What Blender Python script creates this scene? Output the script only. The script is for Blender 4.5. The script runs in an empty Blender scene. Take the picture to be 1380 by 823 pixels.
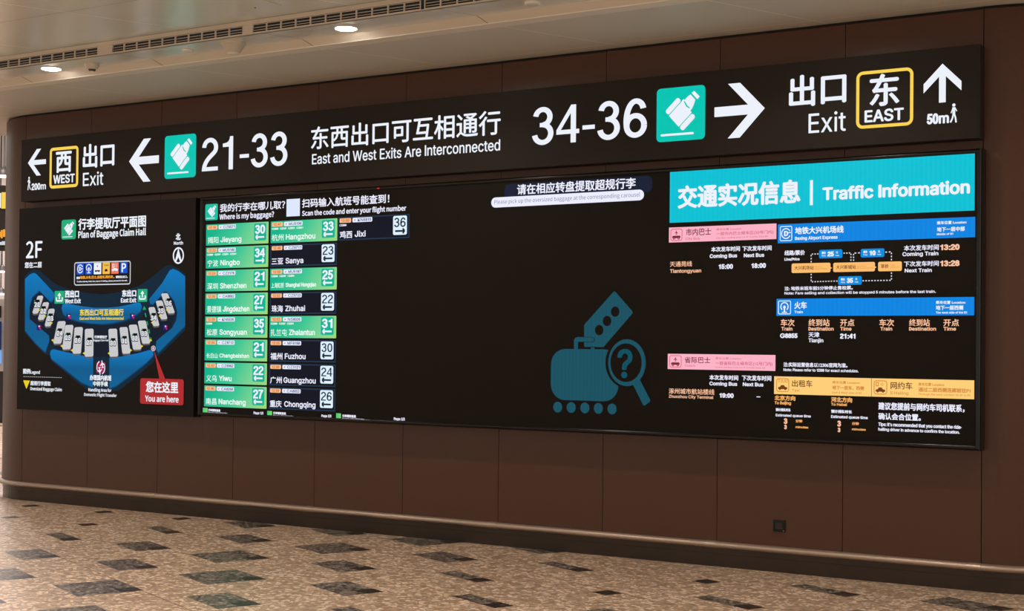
import bpy, math, os, random
from mathutils import Matrix, Vector
random.seed(4)
SC = bpy.context.scene
COL = SC.collection
ZF = 1.56                      # height of the survey origin above the floor
F, YAW, PITCH, ROLL = 1938.5, -0.5526, 0.0128, 0.0095
CX, CY = 690.0, 441.92
CAM = (12.4907, -10.3278, 0.1277 + ZF)

# ------------------------------------------------------------------ camera
def cam_axes():
    cy, sy = math.cos(YAW), math.sin(YAW)
    f = Vector((sy*math.cos(PITCH), cy*math.cos(PITCH), math.sin(PITCH)))
    r = Vector((cy, -sy, 0)); u = r.cross(f)
    r2 = math.cos(ROLL)*r + math.sin(ROLL)*u
    u2 = -math.sin(ROLL)*r + math.cos(ROLL)*u
    return r2, u2, f
R_, U_, F_ = cam_axes()
cd = bpy.data.cameras.new('camera'); cam = bpy.data.objects.new('camera', cd); COL.objects.link(cam)
m = Matrix((R_, U_, -F_)).transposed().to_4x4(); m.translation = CAM
cam.matrix_world = m
cd.sensor_width = 36; cd.lens = F*36/1380; cd.shift_y = (CY-411.5)/1380
cd.clip_start = .05; cd.clip_end = 300
SC.camera = cam

def at(x, y, d):
    """measured point -> (X, Z) on the vertical plane d metres in front of the wall"""
    v = R_*((x-CX)/F) - U_*((y-CY)/F) + F_
    t = (-d-CAM[1])/v.y
    return CAM[0]+t*v.x, CAM[2]+t*v.z

# ------------------------------------------------------------------ materials
def s2l(c):
    return tuple((x/255/12.92 if x/255 <= .04045 else ((x/255+.055)/1.055)**2.4) for x in c)
def newmat(name):
    m = bpy.data.materials.new(name); m.use_nodes = True
    nt = m.node_tree; b = nt.nodes['Principled BSDF']
    return m, nt, b
def mat(name, lin, rough=.5, metal=0, spec=.5, coat=0):
    m, nt, b = newmat(name)
    b.inputs['Base Color'].default_value = (*lin, 1); b.inputs['Roughness'].default_value = rough
    b.inputs['Metallic'].default_value = metal; b.inputs['Specular IOR Level'].default_value = spec
    b.inputs['Coat Weight'].default_value = coat
    return m
EM = {}
def em(rgb, k=1.0):
    key = (rgb, k)
    if key not in EM:
        m, nt, b = newmat('lit_%d_%d_%d' % rgb)
        b.inputs['Base Color'].default_value = (.003, .003, .003, 1); b.inputs['Roughness'].default_value = .5
        b.inputs['Specular IOR Level'].default_value = .08
        b.inputs['Emission Color'].default_value = (*s2l(rgb), 1); b.inputs['Emission Strength'].default_value = k
        EM[key] = m
    return EM[key]
def noise_mix(nt, b, c1, c2, scale, detail=3, vec='Object', stretch=(1, 1, 1)):
    tc = nt.nodes.new('ShaderNodeTexCoord'); mp = nt.nodes.new('ShaderNodeMapping'); mp.inputs['Scale'].default_value = stretch
    n = nt.nodes.new('ShaderNodeTexNoise'); n.inputs['Scale'].default_value = scale; n.inputs['Detail'].default_value = detail
    r = nt.nodes.new('ShaderNodeMix'); r.data_type = 'RGBA'
    r.inputs[6].default_value = (*c1, 1); r.inputs[7].default_value = (*c2, 1)
    L = nt.links
    L.new(tc.outputs[vec], mp.inputs[0]); L.new(mp.outputs[0], n.inputs['Vector']); L.new(n.outputs['Fac'], r.inputs[0])
    if b: L.new(r.outputs[2], b.inputs['Base Color'])
    return r

M = {}
def wallmat():
    m, nt, b = newmat('bronze_brown_panel')
    noise_mix(nt, b, (.070, .0285, .0152), (.088, .0365, .020), 60, 2)
    b.inputs['Roughness'].default_value = .36; b.inputs['Specular IOR Level'].default_value = .34
    return m
M['panel'] = wallmat()
M['core'] = mat('dark_gap', (.01, .007, .005), .8)
M['skirt'] = mat('dark_bronze_metal', (.06, .047, .039), .24, .8)
M['rail'] = mat('champagne_metal', (.44, .345, .285), .38, .65)
M['rail_cap'] = mat('champagne_metal_joint', (.40, .31, .255), .4, .65)
M['sign'] = mat('sign_black_face', (.021, .0168, .013), .5, spec=.15)
M['sign_side'] = mat('sign_black_side', (.012, .009, .008), .5)
M['board'] = mat('board_black_face', (.0085, .006, .0057), .5, spec=.15)
M['screen'] = mat('display_black', (.0075, .005, .0036), .55, spec=.15)
M['bezel'] = mat('gloss_black_bezel', (.005, .0045, .004), .2, 0, .3)
M['socket'] = mat('socket_black', (.006, .0068, .008), .45, spec=.25)
M['cream'] = mat('ceiling_cream_sheet', (.40, .35, .28), .5, .0)
M['peach'] = mat('ceiling_step_peach', (.71, .645, .55), .6, .0, spec=.2)
M['white_metal'] = mat('white_trim', (.80, .76, .68), .5, .0, spec=.3)
M['ivory'] = mat('ivory_plastic', (.60, .54, .465), .5)
M['void'] = mat('black_void', (.004, .004, .004), .9)
M['lens'] = mat('camera_lens', (.03, .03, .03), .08, 0, .8)
M['fargrey'] = mat('pale_wall', (.42, .37, .36), .5)

def ceilmat(name, c1, c2, rough, metal):
    m, nt, b = newmat(name)
    noise_mix(nt, b, c1, c2, 1.3, 2)
    b.inputs['Roughness'].default_value = rough; b.inputs['Metallic'].default_value = metal
    return m
M['main_ceiling'] = ceilmat('satin_ceiling_panel', (.75, .76, .68), (.79, .80, .72), .26, .15)
M['strip_grey'] = ceilmat('satin_grey_strip', (.74, .74, .68), (.78, .78, .71), .24, .2)

def perfmat():
    """painted sheet with rows of tiny round perforations"""
    m, nt, b = newmat('perforated_cream_sheet')
    tc = nt.nodes.new('ShaderNodeTexCoord'); v = nt.nodes.new('ShaderNodeTexVoronoi'); v.inputs['Randomness'].default_value = 0
    v.inputs['Scale'].default_value = 60; v.feature = 'F1'
    r = nt.nodes.new('ShaderNodeValToRGB'); r.color_ramp.elements[0].position = .13; r.color_ramp.elements[1].position = .2
    r.color_ramp.elements[0].color = (.40, .33, .27, 1); r.color_ramp.elements[1].color = (.65, .635, .57, 1)
    L = nt.links; L.new(tc.outputs['Object'], v.inputs['Vector']); L.new(v.outputs['Distance'], r.inputs[0]); L.new(r.outputs[0], b.inputs['Base Color'])
    b.inputs['Roughness'].default_value = .5
    return m
M['perf'] = perfmat()

def terrazzo(name, lo, mid, hi, scale, t1, t2):
    m, nt, b = newmat(name)
    L = nt.links
    tc = nt.nodes.new('ShaderNodeTexCoord')
    n = nt.nodes.new('ShaderNodeTexNoise'); n.inputs['Scale'].default_value = 9; n.inputs['Detail'].default_value = 2
    mixv = nt.nodes.new('ShaderNodeVectorMath'); mixv.operation = 'MULTIPLY_ADD'; mixv.inputs[1].default_value = (.03, .03, 0)
    L.new(tc.outputs['Object'], n.inputs['Vector']); L.new(n.outputs['Color'], mixv.inputs[0]); L.new(tc.outputs['Object'], mixv.inputs[2])
    v = nt.nodes.new('ShaderNodeTexVoronoi'); v.inputs['Scale'].default_value = scale; v.feature = 'F1'
    L.new(mixv.outputs[0], v.inputs['Vector'])
    bw = nt.nodes.new('ShaderNodeSeparateColor'); L.new(v.outputs['Color'], bw.inputs[0])
    r = nt.nodes.new('ShaderNodeValToRGB'); r.color_ramp.interpolation = 'CONSTANT'
    e = r.color_ramp.elements; e[0].position = 0; e[0].color = (*lo, 1); e[1].position = t1; e[1].color = (*mid, 1)
    e2 = e.new(t2); e2.color = (*hi, 1)
    L.new(bw.outputs[0], r.inputs[0])
    # matrix between the chips
    e1 = nt.nodes.new('ShaderNodeTexVoronoi'); e1.inputs['Scale'].default_value = scale; e1.feature = 'DISTANCE_TO_EDGE'
    L.new(mixv.outputs[0], e1.inputs['Vector'])
    rr = nt.nodes.new('ShaderNodeValToRGB'); rr.color_ramp.elements[0].position = .05; rr.color_ramp.elements[1].position = .16
    L.new(e1.outputs['Distance'], rr.inputs[0])
    mx = nt.nodes.new('ShaderNodeMix'); mx.data_type = 'RGBA'; mx.inputs[6].default_value = (*[(a+b_)/2 for a, b_ in zip(lo, mid)], 1)
    L.new(rr.outputs[0], mx.inputs[0]); L.new(r.outputs[0], mx.inputs[7])
    big = nt.nodes.new('ShaderNodeTexNoise'); big.inputs['Scale'].default_value = 1.2
    L.new(tc.outputs['Object'], big.inputs['Vector'])
    br = nt.nodes.new('ShaderNodeMapRange'); br.inputs['To Min'].default_value = .88; br.inputs['To Max'].default_value = 1.1
    L.new(big.outputs['Fac'], br.inputs[0])
    ml = nt.nodes.new('ShaderNodeVectorMath'); ml.operation = 'SCALE'
    L.new(mx.outputs[2], ml.inputs[0]); L.new(br.outputs[0], ml.inputs['Scale']); L.new(ml.outputs[0], b.inputs['Base Color'])
    b.inputs['Roughness'].default_value = .36; b.inputs['Specular IOR Level'].default_value = .4
    return m
M['terrazzo'] = terrazzo('beige_terrazzo', (.29, .20, .135), (.47, .345, .25), (.76, .60, .475), 27, .30, .58)
M['terrazzo_grey'] = terrazzo('grey_terrazzo_inlay', (.022, .017, .014), (.20, .17, .145), (.36, .31, .27), 36, .45, .8)
M['terrazzo_dark'] = terrazzo('dark_terrazzo_inlay', (.016, .012, .010), (.032, .025, .021), (.08, .065, .055), 40, .5, .85)
M['joint'] = mat('floor_joint', (.16, .10, .06), .6)

def gradmat(name, stops, axis, lo, hi, k=1.0, diag=0.0):
    """a displayed picture whose colour runs from one end to the other"""
    m, nt, b = newmat(name)
    tc = nt.nodes.new('ShaderNodeTexCoord'); sp = nt.nodes.new('ShaderNodeSeparateXYZ'); mr = nt.nodes.new('ShaderNodeMapRange')
    mr.inputs['From Min'].default_value = lo; mr.inputs['From Max'].default_value = hi
    r = nt.nodes.new('ShaderNodeValToRGB'); e = r.color_ramp.elements
    while len(e) < len(stops): e.new(.5)
    for i, (p, c) in enumerate(stops): e[i].position = p; e[i].color = (*s2l(c), 1)
    L = nt.links; L.new(tc.outputs['Generated'], sp.inputs[0])
    ma = nt.nodes.new('ShaderNodeMath'); ma.operation = 'MULTIPLY_ADD'; ma.inputs[1].default_value = diag
    L.new(sp.outputs[2], ma.inputs[0]); L.new(sp.outputs[axis], ma.inputs[2])
    L.new(ma.outputs[0], mr.inputs[0]); L.new(mr.outputs[0], r.inputs[0])
    b.inputs['Base Color'].default_value = (.003, .003, .003, 1); b.inputs['Specular IOR Level'].default_value = .08
    L.new(r.outputs[0], b.inputs['Emission Color']); b.inputs['Emission Strength'].default_value = k
    return m
M['card_green'] = gradmat('green_card_picture', [(0, (12, 180, 140)), (.4, (60, 198, 148)), (.72, (124, 212, 148)), (1, (156, 217, 120))], 0, 0, 1, 1.0, -.18)
def ledmat(name, rgb, amp=.025, pitch=.034):
    """lit display area with the faint column pattern of its modules"""
    m, nt, b = newmat(name)
    tc = nt.nodes.new('ShaderNodeTexCoord'); w = nt.nodes.new('ShaderNodeTexWave'); w.inputs['Scale'].default_value = .314/pitch
    w.bands_direction = 'X'
    mr = nt.nodes.new('ShaderNodeMapRange'); mr.inputs['To Min'].default_value = 1-amp; mr.inputs['To Max'].default_value = 1+amp
    L = nt.links; L.new(tc.outputs['Object'], w.inputs['Vector']); L.new(w.outputs['Fac'], mr.inputs[0])
    b.inputs['Base Color'].default_value = (.003, .003, .003, 1); b.inputs['Specular IOR Level'].default_value = .1
    b.inputs['Emission Color'].default_value = (*s2l(rgb), 1); L.new(mr.outputs[0], b.inputs['Emission Strength'])
    return m
M['led_cyan'] = ledmat('display_cyan', (0, 192, 212))
M['led_blue'] = ledmat('display_blue', (0, 132, 226))
M['led_teal'] = ledmat('display_dim_teal', (20, 80, 96), .06)

# ------------------------------------------------------------------ mesh helpers
def tag(o, label=None, cat=None, group=None, kind=None):
    if label: o['label'] = label
    if cat: o['category'] = cat
    if group: o['group'] = group
    if kind: o['kind'] = kind
    return o
def empty(name, loc, label=None, cat=None, group=None):
    o = bpy.data.objects.new(name, None); COL.objects.link(o); o.location = loc; o.empty_display_size = .1
    return tag(o, label, cat, group)

class MB:
    """collects polygons in world metres and links them as one mesh object"""
    def __init__(s): s.v = []; s.f = []; s.m = []; s.mats = []; s.smooth = []
    def mi(s, mt):
        if mt not in s.mats: s.mats.append(mt)
        return s.mats.index(mt)
    def poly(s, pts, mt, smooth=False):
        n = len(s.v); s.v += [tuple(p) for p in pts]; s.f.append(tuple(range(n, n+len(pts)))); s.m.append(s.mi(mt)); s.smooth.append(smooth)
    def add(s, verts, faces, mt, smooth=False):
        n = len(s.v); s.v += [tuple(p) for p in verts]; i = s.mi(mt)
        for f in faces: s.f.append(tuple(a+n for a in f)); s.m.append(i); s.smooth.append(smooth)
    def box(s, x0, x1, y0, y1, z0, z1, mt, bev=0):
        if bev:
            # bevelled front (towards -y): outline shrinks to the front face
            a = [(x0, y1, z0), (x1, y1, z0), (x1, y1, z1), (x0, y1, z1)]
            b = [(x0, y0+bev, z0), (x1, y0+bev, z0), (x1, y0+bev, z1), (x0, y0+bev, z1)]
            c = [(x0+bev, y0, z0+bev), (x1-bev, y0, z0+bev), (x1-bev, y0, z1-bev), (x0+bev, y0, z1-bev)]
            fs = [(3, 2, 1, 0), (8, 9, 10, 11)]
            for i in range(4):
                j = (i+1) % 4
                fs += [(i, j, 4+j, 4+i), (4+i, 4+j, 8+j, 8+i)]
            s.add(a+b+c, fs, mt); return
        v = [(x0, y0, z0), (x1, y0, z0), (x1, y1, z0), (x0, y1, z0), (x0, y0, z1), (x1, y0, z1), (x1, y1, z1), (x0, y1, z1)]
        s.add(v, [(0, 3, 2, 1), (4, 5, 6, 7), (0, 1, 5, 4), (1, 2, 6, 5), (2, 3, 7, 6), (3, 0, 4, 7)], mt)
    def lathe(s, prof, cx, cy, mt, n=32, smooth=True):
        """profile [(r, z)...] turned about the vertical axis"""
        vs = []; fs = []
        for r, z in prof:
            for k in range(n):
                a = 2*math.pi*k/n; vs.append((cx+r*math.cos(a), cy+r*math.sin(a), z))
        for i in range(len(prof)-1):
            for k in range(n):
                j = (k+1) % n; fs.append((i*n+k, i*n+j, (i+1)*n+j, (i+1)*n+k))
        fs.append(tuple(range(n))); fs.append(tuple(range((len(prof)-1)*n, len(prof)*n)))
        s.add(vs, fs, mt, smooth)
    def sweep(s, path, prof, mt, closed=True, smooth=False):
        """extrude profile [(out, z)] along plan path [(x, y, nx, ny)], n pointing outwards"""
        vs = []; fs = []; k = len(prof)
        for x, y, nx, ny in path:
            for o, z in prof: vs.append((x+nx*o, y+ny*o, z))
        for i in range(len(path)-1):
            for j in range(k if closed else k-1):
                j2 = (j+1) % k
                fs.append((i*k+j, (i+1)*k+j, (i+1)*k+j2, i*k+j2))
        if closed:
            fs.append(tuple(range(k))); e = (len(path)-1)*k; fs.append(tuple(range(e, e+k)))
        s.add(vs, fs, mt, smooth)
    def build(s, name, parent=None, autosmooth=False):
        me = bpy.data.meshes.new(name)
        o3 = parent.matrix_world.translation.copy() if False else Vector((0, 0, 0))
        q = parent
        while q is not None: o3 = o3 + Vector(q.location); q = q.parent
        me.from_pydata([(x-o3.x, y-o3.y, z-o3.z) for x, y, z in s.v], [], s.f)
        for mt in s.mats: me.materials.append(mt)
        me.polygons.foreach_set('material_index', s.m)
        me.polygons.foreach_set('use_smooth', s.smooth)
        me.update()
        o = bpy.data.objects.new(name, me); COL.objects.link(o); o.parent = parent
        return o

# ------------------------------------------------------------------ lettering
FONTS = {}
for key, fn in (('latin', 'Inter.woff2'), ('source', 'Noto Sans CJK Regular.woff2')):      # typefaces that ship with Blender
    try:
        FONTS[key] = bpy.data.fonts.load(os.path.join(bpy.utils.resource_path('LOCAL'), 'datafiles', 'fonts', fn))
    except Exception:
        FONTS[key] = None
CACHE = {}
def glyphs(s, font=None, res=3):
    key = (s, font, res)
    if key in CACHE: return CACHE[key]
    c = bpy.data.curves.new('t', 'FONT'); c.body = s; c.fill_mode = 'BOTH'; c.resolution_u = res; c.size = 40
    if font and FONTS.get(font): c.font = FONTS[font]
    o = bpy.data.objects.new('t', c); COL.objects.link(o)
    dg = bpy.context.evaluated_depsgraph_get(); dg.update()
    me = bpy.data.meshes.new_from_object(o.evaluated_get(dg))
    v = [(q.co.x/40, q.co.y/40) for q in me.vertices]; f = [tuple(p.vertices) for p in me.polygons]
    bpy.data.objects.remove(o); bpy.data.curves.remove(c); bpy.data.meshes.remove(me)
    CACHE[key] = (v, f)
    return v, f
# ---- grotesque numerals and capital I drawn as even-width strokes, height 1
SW = .135
def _arc(cx, cy, a, b, t0, t1, n=18, e=2.0):
    out = []
    for k in range(n+1):
        t = math.radians(t0+(t1-t0)*k/n); c_, s_ = math.cos(t), math.sin(t)
        out.append((cx+a*math.copysign(abs(c_)**(2/e), c_), cy+b*math.copysign(abs(s_)**(2/e), s_)))
    return out
def _bez(p0, p1, p2, p3, n=12):
    return [tuple((1-t)**3*p0[i]+3*(1-t)**2*t*p1[i]+3*(1-t)*t*t*p2[i]+t**3*p3[i] for i in (0, 1)) for t in [k/n for k in range(n+1)]]
def _ribbon(P, w, out):
    v, f = out; n0 = len(v)
    for i, (x, y) in enumerate(P):
        a = P[max(i-1, 0)]; b = P[min(i+1, len(P)-1)]; L = math.hypot(b[0]-a[0], b[1]-a[1]) or 1
        nx, ny = -(b[1]-a[1])/L*w/2, (b[0]-a[0])/L*w/2
        v += [(x+nx, y+ny), (x-nx, y-ny)]
    for i in range(len(P)-1): k = n0+2*i; f.append((k, k+1, k+3, k+2))
def _pg(P, out): v, f = out; n0 = len(v); v += P; f.append(tuple(range(n0, n0+len(P))))
def numeral(ch):
    o = ([], []); w = SW; adv = .62
    if ch == '-': _pg([(.04, .315), (.34, .315), (.34, .425), (.04, .425)], o); return o[0], o[1], .38
    if ch == 'I': _pg([(.09, 0), (.09+w, 0), (.09+w, 1), (.09, 1)], o); return o[0], o[1], .09*2+w
    if ch in 'PRD':
        _pg([(.10, 0), (.235, 0), (.235, 1), (.10, 1)], o); lo_ = w/2 if ch == 'D' else .47
        b_ = (1-w/2-lo_)/2; cx_ = .36 if ch == 'D' else .42
        _ribbon([(.17, 1-w/2)]+_arc(cx_, lo_+b_, .27 if ch == 'D' else .22, b_, 90, -90, 18, 2.2)+[(.17, lo_)], w, o)
        if ch == 'R': _pg([(.36, .45), (.50, .47), (.72, 0), (.565, 0)], o)
        return o[0], o[1], .76 if ch != 'P' else .71
    if ch == 'M':
        _pg([(.10, 0), (.225, 0), (.225, 1), (.10, 1)], o); _pg([(.765, 0), (.89, 0), (.89, 1), (.765, 1)], o)
        _pg([(.225, 1), (.225, .70), (.445, 0), (.495, .20)], o); _pg([(.765, 1), (.495, .20), (.545, 0), (.765, .70)], o); _pg([(.445, 0), (.545, 0), (.495, .20)], o)
        return o[0], o[1], .99
    if ch == '0': _ribbon(_arc(.30, .5, .20, .44, 0, 360, 40, 2.25), w, o)
    if ch == '1': _pg([(.30, 0), (.44, 0), (.44, 1), (.335, 1), (.325, .93), (.29, .86), (.23, .815), (.10, .795), (.10, .69), (.30, .69)], o)
    if ch == '2':
        _ribbon(_arc(.295, .71, .20, .23, 178, -20, 20)+_bez((.483, .63), (.45, .50), (.13, .40), (.092, .06))[1:], w, o); _pg([(.022, 0), (.56, 0), (.56, .12), (.035, .12)], o)
    if ch == '3':
        _ribbon(_arc(.29, .735, .18, .205, 172, -88, 20), w, o); _ribbon(_arc(.29, .295, .205, .235, 88, -172, 22), w, o); _pg([(.215, .47), (.32, .47), (.32, .585), (.215, .585)], o)
    if ch == '4': _pg([(.37, 0), (.50, 0), (.50, 1), (.37, 1)], o); _pg([(.015, .235), (.58, .235), (.58, .35), (.015, .35)], o); _pg([(.015, .35), (.125, .35), (.38, .80), (.38, 1)], o)
    if ch == '5':
        _pg([(.125, .87), (.53, .87), (.53, 1), (.125, 1)], o); _pg([(.055, .47), (.175, .47), (.235, .93), (.125, 1)], o); _ribbon(_arc(.285, .325, .205, .262, 143, -170, 26), w, o)
    if ch in '69':
        q = ([], []); _ribbon(_arc(.305, .315, .205, .25, 0, 360, 34), w, q); _ribbon(_arc(.315, .71, .175, .23, 8, 90, 10)+_arc(.315, .43, .222, .51, 90, 196, 18)[1:], w, q)
        o = q if ch == '6' else ([(.61-x, 1-y) for x, y in q[0]], q[1])
    if ch == '7': _pg([(.04, .875), (.56, .875), (.56, 1), (.04, 1)], o); _ribbon(_bez((.50, .93), (.35, .72), (.22, .45), (.20, 0)), w, o)
    if ch == '8': _ribbon(_arc(.305, .735, .172, .205, 0, 360, 30), w, o); _ribbon(_arc(.305, .29, .205, .228, 0, 360, 34), w, o)
    return o[0], o[1], adv
ADV = {}
def sound_glyph(ch):
    """resolution at which this outline fills cleanly"""
    return glyphs(ch, 'latin', 12 if ch == 'e' else 3)
def set_line(txt):
    """a line set in the grotesque, with the stroke-drawn numerals"""
    key = (txt, 'line')
    if key in CACHE: return CACHE[key]
    cap = ref('H', 'latin')[1]; V_, F_2 = [], []; x = 0
    run = ''
    def width(t):
        if t not in ADV:
            mx = lambda s_: max(p[0] for p in glyphs(s_, 'latin')[0])
            ADV[t] = mx('H'+t+'H')-mx('HH')
        return ADV[t]
    def flush():
        nonlocal run, x
        for ch_ in run:
            if ch_.strip():
                v, f = sound_glyph(ch_); n = len(V_); V_.extend((a+x, b) for a, b in v); F_2.extend(tuple(i+n for i in q) for q in f)
            x += width(ch_)
        run = ''
    for ch in txt:
        if ch in '0123456789I-PRDM':
            flush(); v, f, ad = numeral(ch); n = len(V_); V_.extend((a*cap+x, b*cap) for a, b in v); F_2.extend(tuple(i+n for i in q) for q in f); x += ad*cap
        else: run += ch
    flush()
    CACHE[key] = (V_, F_2)
    return CACHE[key]
def ref(ch, font):
    v, _ = glyphs(ch, font); ys = [p[1] for p in v]
    return min(ys), max(ys)

LAY = .0008
class G(MB):
    """flat graphics on the vertical plane d metres in front of the wall.
    tf = (scale, ox, oy): measurements may be given in an enlarged survey sheet"""
    def __init__(s, d, tf=(1, 0, 0), df='latin'): super().__init__(); s.d = d; s.tf = tf; s.df = df; s.runs = []
    def P(s, x, y):
        k, ox, oy = s.tf
        return at(ox+x/k, oy+y/k, s.d)
    def flat(s, pts, mt, lay):
        Y = -(s.d+lay*LAY); s.poly([(x, Y, z) for x, z in pts], mt)
    def pp(s, pts, mt, lay=1): s.flat([s.P(*p) for p in pts], mt, lay)
    def rrect(s, X0, Z0, X1, Z1, mt, lay, r=0):
        if X0 > X1: X0, X1 = X1, X0
        if Z0 > Z1: Z0, Z1 = Z1, Z0
        s.flat(rr_pts(X0, Z0, X1, Z1, r), mt, lay)
    def rect(s, x0, y0, x1, y1, mt, lay=1, r=0):
        a = s.P(x0, y0); b = s.P(x1, y1); s.rrect(a[0], a[1], b[0], b[1], mt, lay, r)
    def row(s, x0, x1, yt, yb, mt, lay=1, r=0):
        """rectangle whose top and bottom are both measured at its left edge"""
        a = s.P(x0, yt); b = s.P(x0, yb); c = s.P(x1, yb)
        c = s.P(x1, yb); s.rrect(a[0], a[1], c[0], b[1], mt, lay, r)
    def frame(s, X0, Z0, X1, Z1, t, mt, lay, r=0):
        if Z0 > Z1: Z0, Z1 = Z1, Z0
        a = rr_pts(X0, Z0, X1, Z1, r); b = rr_pts(X0+t, Z0+t, X1-t, Z1-t, max(r-t, .0001) if r else 0)
        n = len(a); Y = -(s.d+lay*LAY)
        s.add([(x, Y, z) for x, z in a+b], [(i, (i+1) % n, n+(i+1) % n, n+i) for i in range(n)], mt)
    def ell(s, x, y, rx, ry, mt, lay=1, n=28):
        cx, cz = s.P(x, y); X1, _ = s.P(x+rx, y); _, Z1 = s.P(x, y-ry)
        s.disc(cx, cz, X1-cx, Z1-cz, mt, lay, n)
    def disc(s, cx, cz, a, b, mt, lay=1, n=28):
        s.flat([(cx+a*math.cos(2*math.pi*k/n), cz+b*math.sin(2*math.pi*k/n)) for k in range(n)], mt, lay)
    def arc(s, cx, cz, a, b, t, a0, a1, mt, lay=1, n=24):
        Y = -(s.d+lay*LAY); vs = []
        for k in range(n+1):
            w = math.radians(a0+(a1-a0)*k/n)
            vs += [(cx+a*math.cos(w), Y, cz+b*math.sin(w)), (cx+(a-t)*math.cos(w), Y, cz+(b-t)*math.sin(w))]
        s.add(vs, [(2*k, 2*k+1, 2*k+3, 2*k+2) for k in range(n)], mt)
    def stroke(s, P, w, mt, lay=1):
        for (x0, z0), (x1, z1) in zip(P, P[1:]):
            L = math.hypot(x1-x0, z1-z0) or 1e-6; nx, nz = -(z1-z0)/L*w/2, (x1-x0)/L*w/2
            s.flat([(x0+nx, z0+nz), (x1+nx, z1+nz), (x1-nx, z1-nz), (x0-nx, z0-nz)], mt, lay)
    def dots(s, P, w, gap, mt, lay=1):
        for (x0, z0), (x1, z1) in zip(P, P[1:]):
            L = math.hypot(x1-x0, z1-z0); n = max(1, int(L/gap))
            for k in range(n):
                t = (k+.25)/n; t2 = (k+.75)/n
                s.stroke([(x0+(x1-x0)*t, z0+(z1-z0)*t), (x0+(x1-x0)*t2, z0+(z1-z0)*t2)], w, mt, lay)
    def label(s, txt, X0, X1, ZT, ZB, mt, bold=0, lay=2, cjk=None, font='auto'):
        if cjk is None: cjk = any(ord(c) > 0x2e80 for c in txt)
        fnt = (None if cjk else s.df) if font == 'auto' else font
        v, f = set_line(txt) if fnt == 'latin' and FONTS['latin'] else glyphs(txt, fnt)
        if not v: return
        lo, hi = ref('国' if cjk else 'H', fnt)
        xs = [p[0] for p in v]; a, b = min(xs), max(xs)
        sz = (ZT-ZB)/(hi-lo); bd = bold*(ZT-ZB)
        X0b, X1b = X0+bd, X1-bd
        sx = (X1b-X0b)/(b-a)
        Y = -(s.d+lay*LAY)
        offs = [(0, 0)] if not bold else [(bd*math.cos(q), bd*math.sin(q)*.8) for q in [math.pi/4*k for k in (range(8) if bold > .03 else range(0, 8, 2))]]
        for ox, oz in offs:
            s.add([(X0b+(p[0]-a)*sx+ox, Y, ZB+(p[1]-lo)*sz+oz) for p in v], f, mt)
    def text(s, txt, x0, x1, yt, yb, mt, bold=0, lay=2, cjk=None, font='auto'):
        a = s.P(x0, yt); b = s.P(x0, yb); c = s.P(x1, (yt+yb)/2); v0, f0 = len(s.v), len(s.f)
        s.label(txt, a[0], c[0], a[1], b[1], mt, bold, lay, cjk, font)
        s.runs.append((v0, len(s.v), f0, len(s.f)))
    def build(s, name, parent=None):
        """every line of writing becomes a mesh of its own"""
        deep = parent is not None and parent.parent is not None
        if len(s.runs) < 2 or name in ('carousel_symbol', 'city_name', 'magnifier_picture') or (deep and name != 'lettering'): return super().build(name, parent)
        inrun = set()
        for _, _, f0, f1 in s.runs: inrun.update(range(f0, f1))
        rest = MB(); rest.mats = list(s.mats)
        for i, f in enumerate(s.f):
            if i in inrun: continue
            n = len(rest.v); rest.v += [s.v[k] for k in f]; rest.f.append(tuple(range(n, n+len(f)))); rest.m.append(s.m[i]); rest.smooth.append(False)
        host = parent
        if rest.f: host = rest.build(name, parent)
        elif name != 'lettering':
            host = empty(name, (0, 0, 0)); host.parent = parent
        if deep: host = parent
        for v0, v1, f0, f1 in s.runs:
            b = MB(); used = sorted(set(s.m[f0:f1])); b.mats = [s.mats[k] for k in used]
            b.v = s.v[v0:v1]; b.f = [tuple(k-v0 for k in f) for f in s.f[f0:f1]]; b.m = [used.index(k) for k in s.m[f0:f1]]; b.smooth = s.smooth[f0:f1]
            last = b.build('lettering', host)
        return host if host is not parent else last

def rr_pts(X0, Z0, X1, Z1, r, n=6):
    if r <= 0: return [(X0, Z0), (X1, Z0), (X1, Z1), (X0, Z1)]
    out = []
    for cx, cz, a0 in ((X1-r, Z0+r, -90), (X1-r, Z1-r, 0), (X0+r, Z1-r, 90), (X0+r, Z0+r, 180)):
        for k in range(n+1):
            a = math.radians(a0+90*k/n); out.append((cx+r*math.cos(a), cz+r*math.sin(a)))
    return out

WHITE = em((236, 241, 250)); SOFT = em((206, 212, 222)); LEDW = em((238, 238, 255)); TEAL = em((0, 196, 178)); YEL = em((250, 210, 84))
GREEN = em((34, 172, 122)); ORANGE = em((252, 168, 60)); PEACH = em((255, 196, 160)); DARK = M['board']

ARROW = [(1, .5), (.51, 1), (.27, 1), (.67, .59), (0, .59), (0, .41), (.67, .41), (.27, 0), (.51, 0)]
def arrow(g, X0, X1, Z0, Z1, mt, lay=1, dirn='R'):
    pts = []
    for u, v in ARROW:
        if dirn == 'L': u, v = 1-u, v
        if dirn == 'U': u, v = 1-v, u
        pts.append((X0+(X1-X0)*u, Z0+(Z1-Z0)*v))
    g.flat(pts, mt, lay)

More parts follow.
